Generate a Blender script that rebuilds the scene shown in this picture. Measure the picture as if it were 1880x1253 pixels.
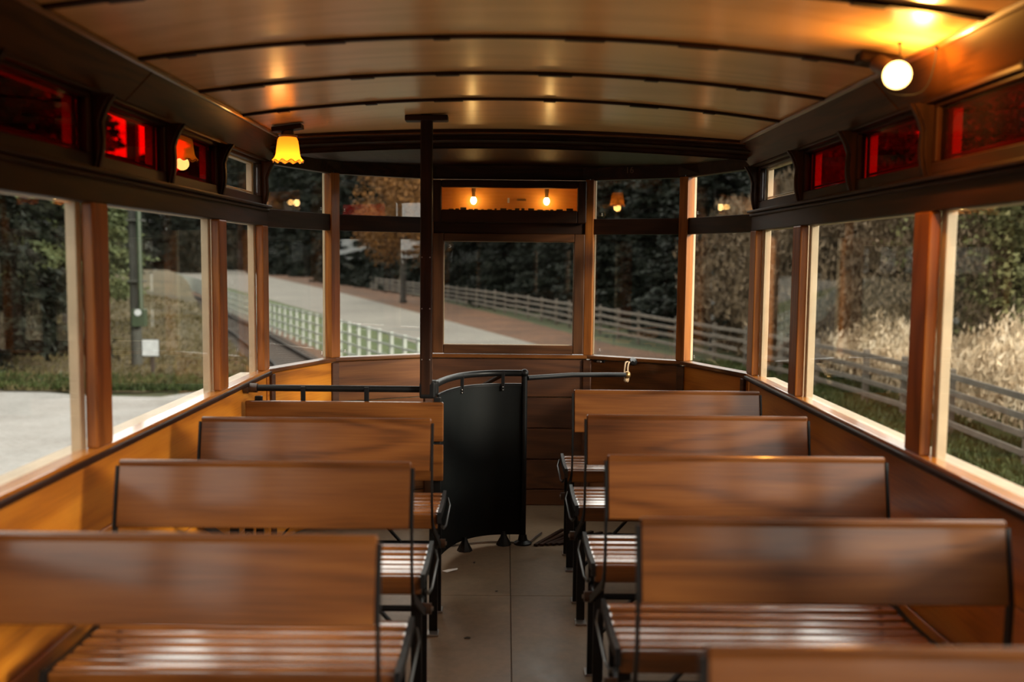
import bpy, bmesh, math, random
import numpy as np
from math import sin, cos, pi, radians
from mathutils import Matrix, Vector
random.seed(7); RNG = np.random.default_rng(11)
SC = bpy.context.scene
COL = SC.collection
for o in list(bpy.data.objects): bpy.data.objects.remove(o)

# ------------------------------------------------------------------ camera
cd = bpy.data.cameras.new('camera'); cam = bpy.data.objects.new('camera', cd); COL.objects.link(cam)
cd.sensor_width = 36.0; cd.lens = 36.0 * 1800.0 / 1880.0
cd.clip_start = 0.05; cd.clip_end = 2000
cam.matrix_world = Matrix.Translation((-0.0175, 0, 1.5)) @ Matrix.Rotation(radians(-0.4), 4, 'Z') @ Matrix.Rotation(radians(90 - 4.83), 4, 'X') @ Matrix.Rotation(radians(0.6), 4, 'Z')
cd.dof.use_dof = True; cd.dof.focus_distance = 5.1; cd.dof.aperture_fstop = 1.7
SC.camera = cam

# ------------------------------------------------------------------ world, sun, exposure
w = bpy.data.worlds.new('overcast_sky'); SC.world = w; w.use_nodes = True
bg = w.node_tree.nodes['Background']
bg.inputs['Color'].default_value = (1.0, 0.965, 0.89, 1); bg.inputs['Strength'].default_value = 4.4
sd = bpy.data.lights.new('hazy_sun', 'SUN'); sun = bpy.data.objects.new('hazy_sun', sd); COL.objects.link(sun)
sd.energy = 6.5; sd.angle = radians(11); sd.color = (1.0, 0.90, 0.74)
SUN_DIR = Vector((-0.80, 0.56, -0.27))
sun.rotation_euler = SUN_DIR.to_track_quat('-Z', 'Y').to_euler(); sun.location = (20, -15, 12)
vs = SC.view_settings
vs.view_transform = 'Standard'; vs.look = 'None'; vs.gamma = 1.0; vs.use_curve_mapping = False
vs.exposure = -0.10

# ------------------------------------------------------------------ tagging helpers
def tag(o, label=None, cat=None, group=None, kind=None):
    if label: o['label'] = label
    if cat: o['category'] = cat
    if group: o['group'] = group
    if kind: o['kind'] = kind
    return o
def empty(name, loc=(0, 0, 0), rz=0.0, parent=None):
    o = bpy.data.objects.new(name, None); COL.objects.link(o)
    o.location = loc; o.rotation_euler = (0, 0, rz); o.empty_display_size = 0.1
    if parent: o.parent = parent
    return o
def link(name, me, parent=None, loc=(0, 0, 0), rot=(0, 0, 0)):
    o = bpy.data.objects.new(name, me); COL.objects.link(o)
    o.location = loc; o.rotation_euler = rot
    if parent: o.parent = parent
    return o
def kids(o): return [c for c in bpy.data.objects if c.parent == o]
def copy_tree(root, parent=None):
    c = root.copy(); COL.objects.link(c)
    if parent: c.parent = parent
    for ch in list(root.children): copy_tree(ch, c)
    return c

# ------------------------------------------------------------------ mesh helpers
class MB:
    def __init__(s): s.v = []; s.f = []
    def add(s, vs, fs):
        b = len(s.v); s.v += [tuple(p) for p in vs]; s.f += [tuple(b + i for i in f) for f in fs]; return s
    def box(s, c, d, rot=None):
        x, y, z = d[0] / 2, d[1] / 2, d[2] / 2
        P = [Vector(p) for p in ((-x, -y, -z), (x, -y, -z), (x, y, -z), (-x, y, -z), (-x, -y, z), (x, -y, z), (x, y, z), (-x, y, z))]
        if rot is not None: P = [rot @ p for p in P]
        return s.add([p + Vector(c) for p in P], [(0, 3, 2, 1), (4, 5, 6, 7), (0, 1, 5, 4), (1, 2, 6, 5), (2, 3, 7, 6), (3, 0, 4, 7)])
    def prism(s, prof, ext):
        n = len(prof); e = Vector(ext)
        a = [Vector(p) for p in prof]; b = [p + e for p in a]
        return s.add(a + b, [tuple(range(n - 1, -1, -1)), tuple(range(n, 2 * n))] + [(i, (i + 1) % n, n + (i + 1) % n, n + i) for i in range(n)])
    def tube(s, pts, r, n=10, cap=True):
        pts = [Vector(p) for p in pts]; rings = []; up = None
        for i, p in enumerate(pts):
            t = (pts[min(i + 1, len(pts) - 1)] - pts[max(i - 1, 0)]).normalized()
            if up is None: up = Vector((0, 0, 1)) if abs(t.z) < 0.9 else Vector((1, 0, 0))
            a = t.cross(up).normalized(); b2 = a.cross(t).normalized(); up = b2
            rr = r[i] if isinstance(r, (list, tuple)) else r
            rings.append([p + a * (rr * cos(2 * pi * k / n)) + b2 * (rr * sin(2 * pi * k / n)) for k in range(n)])
        vs = [v for R in rings for v in R]; fs = []
        for i in range(len(rings) - 1):
            for k in range(n):
                fs.append((i * n + k, i * n + (k + 1) % n, (i + 1) * n + (k + 1) % n, (i + 1) * n + k))
        if cap: fs += [tuple(range(n - 1, -1, -1)), tuple((len(rings) - 1) * n + k for k in range(n))]
        return s.add(vs, fs)
    def strip(s, pts, wdir, wd, thick_dir, th):
        """flat bar of width wd (along wdir) and thickness th following pts"""
        W = Vector(wdir).normalized() * wd / 2; pts = [Vector(p) for p in pts]; vs = []; fs = []
        for i, p in enumerate(pts):
            t = (pts[min(i + 1, len(pts) - 1)] - pts[max(i - 1, 0)]).normalized()
            nrm = t.cross(W).normalized() * th / 2
            vs += [p - W - nrm, p + W - nrm, p + W + nrm, p - W + nrm]
        for i in range(len(pts) - 1):
            a, b = 4 * i, 4 * i + 4
            for k in range(4): fs.append((a + k, a + (k + 1) % 4, b + (k + 1) % 4, b + k))
        e = 4 * (len(pts) - 1); fs += [(3, 2, 1, 0), (e, e + 1, e + 2, e + 3)]
        return s.add(vs, fs)
    def lathe(s, prof, n=24, c=(0, 0, 0), mod=None, close=False):
        vs = []; fs = []
        for i, (r, z) in enumerate(prof):
            for k in range(n):
                a = 2 * pi * k / n; rr, zz = (r, z) if mod is None else mod(i, r, z, a)
                vs.append((c[0] + rr * cos(a), c[1] + rr * sin(a), c[2] + zz))
        for i in range(len(prof) - 1):
            for k in range(n): fs.append((i * n + k, i * n + (k + 1) % n, (i + 1) * n + (k + 1) % n, (i + 1) * n + k))
        if close: fs += [tuple(range(n - 1, -1, -1)), tuple((len(prof) - 1) * n + k for k in range(n))]
        return s.add(vs, fs)
    def sphere(s, c, r, n=16, m=10, sz=1.0):
        return s.lathe([(max(r * sin(pi * i / m), 1e-4), -r * sz * cos(pi * i / m)) for i in range(m + 1)], n, c, close=True)
    def mesh(s, name, mat, smooth=False, bev=0.0, seg=2):
        me = bpy.data.meshes.new(name); me.from_pydata(s.v, [], s.f)
        bm = bmesh.new(); bm.from_mesh(me)
        bmesh.ops.recalc_face_normals(bm, faces=bm.faces)
        if bev > 0: bmesh.ops.bevel(bm, geom=[e for e in bm.edges if len(e.link_faces) == 2 and e.calc_face_angle(0) > 0.5], offset=bev, segments=seg, profile=0.6, affect='EDGES', clamp_overlap=True)
        bm.to_mesh(me); bm.free()
        if smooth:
            me.polygons.foreach_set('use_smooth', [True] * len(me.polygons))
            if smooth != 'all':
                try: me.set_sharp_from_angle(angle=radians(40))
                except Exception: pass
        if mat: me.materials.append(mat)
        return me
    def build(s, name, mat, parent=None, loc=(0, 0, 0), rot=(0, 0, 0), smooth=False, bev=0.0, seg=2):
        return link(name, s.mesh(name, mat, smooth, bev, seg), parent, loc, rot)
BOXES = {}
def bx(name, size, loc, mat, parent=None, rot=(0, 0, 0), bev=0.003, seg=1):
    """a board or bar: a bevelled box, meshes shared between alike pieces"""
    k = (tuple(round(a, 4) for a in size), mat.name, bev, seg)
    if k not in BOXES: BOXES[k] = MB().box((0, 0, 0), size).mesh(name, mat, False, min(bev, min(size) * 0.4), seg)
    return link(name, BOXES[k], parent, loc, rot)
def span(name, x0, x1, y0, y1, z0, z1, mat, parent=None, bev=0.003, seg=1):
    return bx(name, (abs(x1 - x0), abs(y1 - y0), abs(z1 - z0)), ((x0 + x1) / 2, (y0 + y1) / 2, (z0 + z1) / 2), mat, parent, (0, 0, 0), bev, seg)

# ------------------------------------------------------------------ materials
def newmat(name):
    m = bpy.data.materials.new(name); m.use_nodes = True; nt = m.node_tree; nt.nodes.clear()
    out = nt.nodes.new('ShaderNodeOutputMaterial'); return m, nt, out
def N(nt, typ, **kw):
    n = nt.nodes.new(typ)
    for k, v in kw.items():
        if k[0] == '_': setattr(n, k[1:], v)
        else: n.inputs[k.replace('__', ' ')].default_value = v
    return n
def ramp(nt, fac, stops):
    r = nt.nodes.new('ShaderNodeValToRGB'); cr = r.color_ramp
    while len(cr.elements) < len(stops): cr.elements.new(0.5)
    for e, (p, c) in zip(cr.elements, stops): e.position = p; e.color = (*c, 1)
    nt.links.new(fac, r.inputs['Fac']); return r.outputs['Color']
def principled(nt, out, rough=0.5, coat=0.0, spec=0.5, metal=0.0, coat_rough=0.1):
    p = nt.nodes.new('ShaderNodeBsdfPrincipled')
    p.inputs['Roughness'].default_value = rough; p.inputs['Coat Weight'].default_value = coat
    p.inputs['Coat Roughness'].default_value = coat_rough
    p.inputs['Specular IOR Level'].default_value = spec; p.inputs['Metallic'].default_value = metal
    nt.links.new(p.outputs[0], out.inputs[0]); return p
def objcoord(nt, scale, rnd=True):
    tc = nt.nodes.new('ShaderNodeTexCoord'); v = tc.outputs['Object']
    if rnd:
        oi = nt.nodes.new('ShaderNodeObjectInfo')
        sc = N(nt, 'ShaderNodeVectorMath', _operation='SCALE'); sc.inputs[0].default_value = (13.1, 7.7, 9.3)
        nt.links.new(oi.outputs['Random'], sc.inputs['Scale'])
        ad = N(nt, 'ShaderNodeVectorMath', _operation='ADD'); nt.links.new(v, ad.inputs[0]); nt.links.new(sc.outputs[0], ad.inputs[1]); v = ad.outputs[0]
    mp = nt.nodes.new('ShaderNodeMapping'); mp.inputs['Scale'].default_value = scale
    nt.links.new(v, mp.inputs['Vector']); return mp.outputs[0]
def wood(name, axis, dark, mid, light, rough=0.32, coat=0.5, coat_rough=0.12, fig=1.0, spec=0.4):
    """varnished timber: growth-ring figure stretched along one axis plus fine fibres"""
    m, nt, out = newmat(name); L = nt.links.new
    i = 'XYZ'.index(axis)
    s1 = [5.5 * fig] * 3; s1[i] = 0.75 * fig
    s2 = [170.0] * 3; s2[i] = 5.0
    n1 = N(nt, 'ShaderNodeTexNoise', Scale=1.0, Detail=2.0, Roughness=0.45, Distortion=0.35); L(objcoord(nt, s1), n1.inputs['Vector'])
    mu = N(nt, 'ShaderNodeMath', _operation='MULTIPLY'); L(n1.outputs['Fac'], mu.inputs[0]); mu.inputs[1].default_value = 46.0
    sn = N(nt, 'ShaderNodeMath', _operation='SINE'); L(mu.outputs[0], sn.inputs[0])
    n2 = N(nt, 'ShaderNodeTexNoise', Scale=1.0, Detail=3.0, Roughness=0.6); L(objcoord(nt, s2), n2.inputs['Vector'])
    s3 = [3.0] * 3; s3[i] = 1.0
    n3 = N(nt, 'ShaderNodeTexNoise', Scale=1.0, Detail=2.0); L(objcoord(nt, s3), n3.inputs['Vector'])
    a = N(nt, 'ShaderNodeMath', _operation='MULTIPLY_ADD'); L(sn.outputs[0], a.inputs[0]); a.inputs[1].default_value = 0.14
    h2 = N(nt, 'ShaderNodeMath', _operation='MULTIPLY_ADD'); L(n2.outputs['Fac'], h2.inputs[0]); h2.inputs[1].default_value = 0.6; h2.inputs[2].default_value = 0.2; L(h2.outputs[0], a.inputs[2])
    b = N(nt, 'ShaderNodeMath', _operation='MULTIPLY_ADD'); L(n3.outputs['Fac'], b.inputs[0]); b.inputs[1].default_value = 0.5; L(a.outputs[0], b.inputs[2])
    c = N(nt, 'ShaderNodeMath', _operation='SUBTRACT'); L(b.outputs[0], c.inputs[0]); c.inputs[1].default_value = 0.25
    colr = ramp(nt, c.outputs[0], [(0.18, dark), (0.5, mid), (0.85, light)])
    p = principled(nt, out, rough, coat, spec, 0.0, coat_rough); L(colr, p.inputs['Base Color'])
    bp = N(nt, 'ShaderNodeBump', Strength=0.06, Distance=0.002); L(n2.outputs['Fac'], bp.inputs['Height']); L(bp.outputs[0], p.inputs['Normal'])
    return m
def flat(name, c, rough=0.5, coat=0.0, metal=0.0, spec=0.5, var=0.12, scale=8.0, c2=None):
    m, nt, out = newmat(name); p = principled(nt, out, rough, coat, spec, metal)
    n = N(nt, 'ShaderNodeTexNoise', Scale=scale, Detail=4.0); nt.links.new(objcoord(nt, (1, 1, 1)), n.inputs['Vector'])
    lo = tuple(a * (1 - var) for a in c) if c2 is None else c2
    nt.links.new(ramp(nt, n.outputs['Fac'], [(0.3, lo), (0.7, tuple(min(1, a * (1 + var)) for a in c))]), p.inputs['Base Color'])
    return m
def emit(name, c, s):
    m, nt, out = newmat(name); e = N(nt, 'ShaderNodeEmission', Strength=s); e.inputs['Color'].default_value = (*c, 1)
    nt.links.new(e.outputs[0], out.inputs[0]); return m
def glass(name, tint, refl=1.0, haze=0.0022):
    """thin window glass: coloured straight-through transmission, fresnel reflection and a little surface dust"""
    m, nt, out = newmat(name); L = nt.links.new
    t = N(nt, 'ShaderNodeBsdfTransparent'); t.inputs['Color'].default_value = (*tint, 1)
    g = N(nt, 'ShaderNodeBsdfGlossy', Roughness=0.01); g.inputs['Color'].default_value = (1, 1, 1, 1)
    lw = N(nt, 'ShaderNodeLayerWeight', Blend=0.5); pw = N(nt, 'ShaderNodeMath', _operation='POWER'); L(lw.outputs['Facing'], pw.inputs[0]); pw.inputs[1].default_value = 5.0
    mu = N(nt, 'ShaderNodeMath', _operation='MULTIPLY_ADD'); L(pw.outputs[0], mu.inputs[0]); mu.inputs[1].default_value = 0.55 * refl; mu.inputs[2].default_value = 0.03 * refl
    mx = N(nt, 'ShaderNodeMixShader'); L(mu.outputs[0], mx.inputs[0]); L(t.outputs[0], mx.inputs[1]); L(g.outputs[0], mx.inputs[2])
    d = N(nt, 'ShaderNodeBsdfDiffuse'); d.inputs['Color'].default_value = (0.6, 0.6, 0.58, 1)
    n = N(nt, 'ShaderNodeTexNoise', Scale=6.0, Detail=5.0); L(objcoord(nt, (1, 1, 0.35)), n.inputs['Vector'])
    hz = N(nt, 'ShaderNodeMath', _operation='MULTIPLY'); L(n.outputs['Fac'], hz.inputs[0]); hz.inputs[1].default_value = haze * 2
    m2 = N(nt, 'ShaderNodeMixShader'); L(hz.outputs[0], m2.inputs[0]); L(mx.outputs[0], m2.inputs[1]); L(d.outputs[0], m2.inputs[2])
    L(m2.outputs[0], out.inputs[0]); return m

TEAK = [(0.0432, 0.0126, 0.0025), (0.1116, 0.0357, 0.0068), (0.1620, 0.0581, 0.0124)]
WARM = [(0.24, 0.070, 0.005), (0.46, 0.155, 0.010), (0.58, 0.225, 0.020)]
DARK = [(0.008, 0.0028, 0.0012), (0.020, 0.0068, 0.0026), (0.036, 0.012, 0.0045)]  # much of this wood's darkness is low light put into the colour
W = {}
for ax in 'XYZ':
    W['teak' + ax] = wood('varnished_teak_' + ax, ax, *TEAK, rough=0.36, coat=0.5, coat_rough=0.13, spec=0.25)
    W['warm' + ax] = wood('honey_panel_' + ax, ax, *WARM, rough=0.42, coat=0.25, coat_rough=0.2, fig=0.7)
    W['dark' + ax] = wood('dark_shaded_mahogany_' + ax, ax, *DARK, rough=0.5, coat=0.0, spec=0.16)
    W['cove' + ax] = wood('cove_mahogany_' + ax, ax, (0.018, 0.006, 0.0012), (0.055, 0.019, 0.0034), (0.065, 0.023, 0.005), rough=0.4, coat=0.0, spec=0.08)  # low light along the cove is put into its colour
    W['sill' + ax] = wood('glossy_sill_' + ax, ax, *WARM, rough=0.3, coat=1.0, coat_rough=0.1, fig=0.7)
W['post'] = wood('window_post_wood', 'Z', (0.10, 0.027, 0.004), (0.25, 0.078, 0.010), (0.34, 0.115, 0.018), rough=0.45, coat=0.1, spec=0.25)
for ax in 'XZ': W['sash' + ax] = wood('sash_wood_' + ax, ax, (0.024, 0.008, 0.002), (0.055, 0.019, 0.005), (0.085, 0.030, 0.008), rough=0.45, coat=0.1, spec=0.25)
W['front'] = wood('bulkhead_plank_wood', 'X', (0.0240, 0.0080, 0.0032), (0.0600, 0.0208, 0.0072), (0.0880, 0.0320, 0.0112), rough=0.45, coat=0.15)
W['slat'] = wood('seat_slat_wood', 'X', (0.08, 0.024, 0.005), (0.21, 0.070, 0.015), (0.31, 0.115, 0.028), rough=0.24, coat=1.0, coat_rough=0.2)
W['slat'].node_tree.nodes['Principled BSDF'].inputs['Coat IOR'].default_value = 1.85
W['ceil'] = wood('ceiling_ply', 'X', (0.54, 0.305, 0.115), (0.68, 0.40, 0.16), (0.75, 0.46, 0.20), rough=0.34, coat=0.55, coat_rough=0.2, fig=0.5)
M = {
 'iron': flat('black_iron', (0.005, 0.0052, 0.0055), 0.42, 0.0, 0.0, 0.22),
 'rod': flat('rubbed_iron', (0.06, 0.058, 0.055), 0.3, 0.0, 0.7),
 'steel': flat('worn_steel', (0.34, 0.32, 0.30), 0.35, 0.0, 0.9),
 'brass': flat('aged_brass', (0.36, 0.22, 0.08), 0.35, 0.0, 0.9),
 'panel': flat('black_paint', (0.004, 0.005, 0.005), 0.6, 0.0, 0.0, 0.15),
 'cream': flat('cream_paint', (0.40, 0.30, 0.185), 0.5, 0.1),
 'bakelite': flat('brown_bakelite', (0.05, 0.025, 0.015), 0.35),
 'rope': flat('tan_rope', (0.42, 0.29, 0.17), 0.9, scale=60),
 'glass': glass('window_glass', (0.97, 0.98, 0.97), 1.0),
 'red': glass('red_glass', (0.50, 0.0010, 0.0025), 0.4, 0.004),
 'mark': flat('etched_white', (0.7, 0.7, 0.68), 0.6),
 'paper': flat('white_paper', (0.75, 0.73, 0.70), 0.8),
 'amber': flat('amber_backing', (0.60, 0.25, 0.03), 0.6, var=0.25, scale=5),
 'bulb': emit('bulb_glow', (1.0, 0.55, 0.18), 6.0),
 'boxbulb': emit('destination_bulb_glow', (1.0, 0.62, 0.22), 26.0),
 'globe': emit('globe_glow', (1.0, 0.56, 0.16), 9.0),
 'ink': flat('black_ink', (0.02, 0.012, 0.008), 0.7),
 'faded': flat('faded_number', (0.11, 0.055, 0.03), 0.5),
 'line': flat('seam_dirt', (0.05, 0.035, 0.025), 0.8),
}
# amber glass shade, passing its bulb's light, with extra glow added as emission
m, nt, out = newmat('amber_shade_glass')
tr = N(nt, 'ShaderNodeBsdfTranslucent'); tr.inputs['Color'].default_value = (1.0, 0.36, 0.035, 1)
df = N(nt, 'ShaderNodeBsdfDiffuse'); df.inputs['Color'].default_value = (0.8, 0.32, 0.05, 1)
em = N(nt, 'ShaderNodeEmission', Strength=0.55); em.inputs['Color'].default_value = (1.0, 0.36, 0.02, 1)
mx = N(nt, 'ShaderNodeMixShader'); mx.inputs[0].default_value = 0.25
nt.links.new(tr.outputs[0], mx.inputs[1]); nt.links.new(df.outputs[0], mx.inputs[2])
ad = N(nt, 'ShaderNodeAddShader'); nt.links.new(mx.outputs[0], ad.inputs[0]); nt.links.new(em.outputs[0], ad.inputs[1]); nt.links.new(ad.outputs[0], out.inputs[0])
M['shade'] = m
# linoleum
m, nt, out = newmat('tan_linoleum'); p = principled(nt, out, 0.42, 0.0, 0.4)
n1 = N(nt, 'ShaderNodeTexNoise', Scale=3.0, Detail=6.0, Roughness=0.65); nt.links.new(objcoord(nt, (1, 1, 1), False), n1.inputs['Vector'])
n2 = N(nt, 'ShaderNodeTexNoise', Scale=26.0, Detail=4.0, Roughness=0.7); nt.links.new(objcoord(nt, (1, 1, 1), False), n2.inputs['Vector'])
mxn = N(nt, 'ShaderNodeMath', _operation='MULTIPLY_ADD'); nt.links.new(n2.outputs['Fac'], mxn.inputs[0]); mxn.inputs[1].default_value = 0.45; nt.links.new(n1.outputs['Fac'], mxn.inputs[2])
nt.links.new(ramp(nt, mxn.outputs[0], [(0.42, (0.065, 0.043, 0.026)), (0.6, (0.135, 0.092, 0.055)), (0.9, (0.21, 0.15, 0.095))]), p.inputs['Base Color'])
nt.links.new(ramp(nt, n1.outputs['Fac'], [(0.3, (0.30,) * 3), (0.7, (0.55,) * 3)]), p.inputs['Roughness'])
M['lino'] = m
def ground_mat(name, stops, scale, detail=6.0, rough=0.9, bump=0.0, aniso=None):
    m, nt, out = newmat(name); p = principled(nt, out, rough, 0, 0.2)
    n = N(nt, 'ShaderNodeTexNoise', Scale=scale, Detail=detail, Roughness=0.7); nt.links.new(objcoord(nt, aniso or (1, 1, 1), False), n.inputs['Vector'])
    n2 = N(nt, 'ShaderNodeTexNoise', Scale=scale * 0.09, Detail=3.0); nt.links.new(objcoord(nt, (1, 1, 1), False), n2.inputs['Vector'])
    a = N(nt, 'ShaderNodeMath', _operation='MULTIPLY_ADD'); nt.links.new(n2.outputs['Fac'], a.inputs[0]); a.inputs[1].default_value = 0.8; nt.links.new(n.outputs['Fac'], a.inputs[2])
    b = N(nt, 'ShaderNodeMath', _operation='SUBTRACT'); nt.links.new(a.outputs[0], b.inputs[0]); b.inputs[1].default_value = 0.4
    nt.links.new(ramp(nt, b.outputs[0], stops), p.inputs['Base Color'])
    return m
M['grass'] = ground_mat('rough_grass', [(0.25, (0.0108, 0.0151, 0.0043)), (0.5, (0.0216, 0.0281, 0.0072)), (0.75, (0.0468, 0.0378, 0.0162))], 5.0)
M['lawn'] = ground_mat('green_verge', [(0.25, (0.0158, 0.0270, 0.0054)), (0.5, (0.0315, 0.0473, 0.0090)), (0.8, (0.0540, 0.0585, 0.0158))], 5.0)
M['scrub'] = ground_mat('dry_scrub_bank', [(0.25, (0.0225, 0.0189, 0.0081)), (0.5, (0.0540, 0.0428, 0.0189)), (0.75, (0.0900, 0.0653, 0.0338))], 3.5)
M['gravel'] = ground_mat('pale_gravel', [(0.2, (0.1305, 0.1240, 0.1143)), (0.5, (0.1892, 0.1827, 0.1730)), (0.8, (0.2414, 0.2349, 0.2250))], 9.0)
M['road'] = ground_mat('grey_road', [(0.2, (0.0882, 0.0788, 0.0673)), (0.5, (0.1143, 0.1040, 0.0878)), (0.8, (0.1436, 0.1291, 0.1083))], 2.5)
M['litter'] = ground_mat('leaf_litter', [(0.2, (0.0216, 0.0113, 0.0049)), (0.5, (0.0568, 0.0246, 0.0097)), (0.8, (0.0918, 0.0402, 0.0162))], 4.0)
M['ballast'] = ground_mat('rusty_ballast', [(0.2, (0.0264, 0.0139, 0.0077)), (0.5, (0.0702, 0.0347, 0.0171)), (0.8, (0.1170, 0.0619, 0.0321))], 6.0)
M['railsteel'] = flat('dark_rail', (0.010, 0.008, 0.0066), 0.75, spec=0.1)
M['sleeper'] = flat('old_sleeper', (0.0225, 0.0153, 0.0099), 0.9)
M['whitefence'] = flat('pale_fence_paint', (0.1989, 0.2142, 0.1913), 0.6)
M['greyrail'] = flat('weathered_rail', (0.0840, 0.0677, 0.0498), 0.8, c2=(0.0525, 0.0397, 0.0271), scale=3)
M['pole'] = flat('tarred_pole', (0.0248, 0.0261, 0.0207), 0.8)
M['green'] = flat('dark_green_paint', (0.0203, 0.0338, 0.0158), 0.5)
M['white'] = flat('white_enamel', (0.3240, 0.3420, 0.3510), 0.4)
M['bark'] = flat('grey_bark', (0.0268, 0.0205, 0.0151), 0.9, c2=(0.0126, 0.0095, 0.0069), scale=5)
def leaf(name, a, b, c):
    m, nt, out = newmat(name); p = principled(nt, out, 0.7, 0, 0.15)
    oi = nt.nodes.new('ShaderNodeObjectInfo'); n = N(nt, 'ShaderNodeTexNoise', Scale=0.9, Detail=4.0, Roughness=0.7); nt.links.new(objcoord(nt, (1, 1, 1)), n.inputs['Vector'])
    nt.links.new(ramp(nt, n.outputs['Fac'], [(0.3, a), (0.52, b), (0.72, c)]), p.inputs['Base Color']); return m
M['conifer'] = leaf('conifer_needles', (0.0020, 0.0037, 0.0020), (0.0049, 0.0073, 0.0037), (0.0112, 0.0125, 0.0061))
M['pine'] = leaf('pine_needles', (0.0235, 0.0343, 0.0150), (0.0591, 0.0728, 0.0300), (0.1126, 0.1233, 0.0557))
M['autumn'] = leaf('orange_leaves', (0.0450, 0.0203, 0.0054), (0.0990, 0.0428, 0.0099), (0.1530, 0.0720, 0.0180))
M['olive'] = leaf('olive_leaves', (0.0431, 0.0459, 0.0173), (0.1052, 0.1005, 0.0382), (0.1913, 0.1625, 0.0719))
M['twig'] = leaf('brown_twigs', (0.0346, 0.0229, 0.0131), (0.0842, 0.0574, 0.0321), (0.1531, 0.1111, 0.0689))
M['dry'] = leaf('dry_grass', (0.1920, 0.1256, 0.0665), (0.4430, 0.3395, 0.2216), (0.6939, 0.5906, 0.4430))
M['blade'] = leaf('green_grass_blades', (0.0113, 0.0180, 0.0045), (0.0248, 0.0360, 0.0081), (0.0450, 0.0518, 0.0158))

# ================================================================== THE TRAM SALOON
HW = 1.2175                                   # half width at the sill
POSTS = [4.93, 4.19, 2.93, 1.67, 0.41, -0.85, -2.11, -3.37, -4.11]
YF, YR = 4.985, -4.165
SILL, HEAD, LEDGE = 0.925, 1.650, 1.742
UB, UT, COVE = 1.792, 1.952, 1.966
def zc(x): return 2.155 - 0.080 * (x / 1.1175) ** 2     # ceiling camber

# ---- floor
floor = tag(empty('floor'), 'tan linoleum floor of the saloon with dark seams', 'floor', kind='structure')
span('sub_floor', -1.30, 1.30, -5.15, 5.95, -0.08, -0.006, M['line'], floor, 0.001)
ys = [-5.1, -2.7, -1.35, -0.05, 1.55, 2.85, 4.26, 5.92]
for i in range(len(ys) - 1):
    for x0, x1 in ((-1.24, 0.016), (0.019, 1.24)):
        span('linoleum_sheet', x0, x1, ys[i] + 0.0015, ys[i + 1] - 0.0015, -0.006, 0.0, M['lino'], floor, 0.001)

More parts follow.
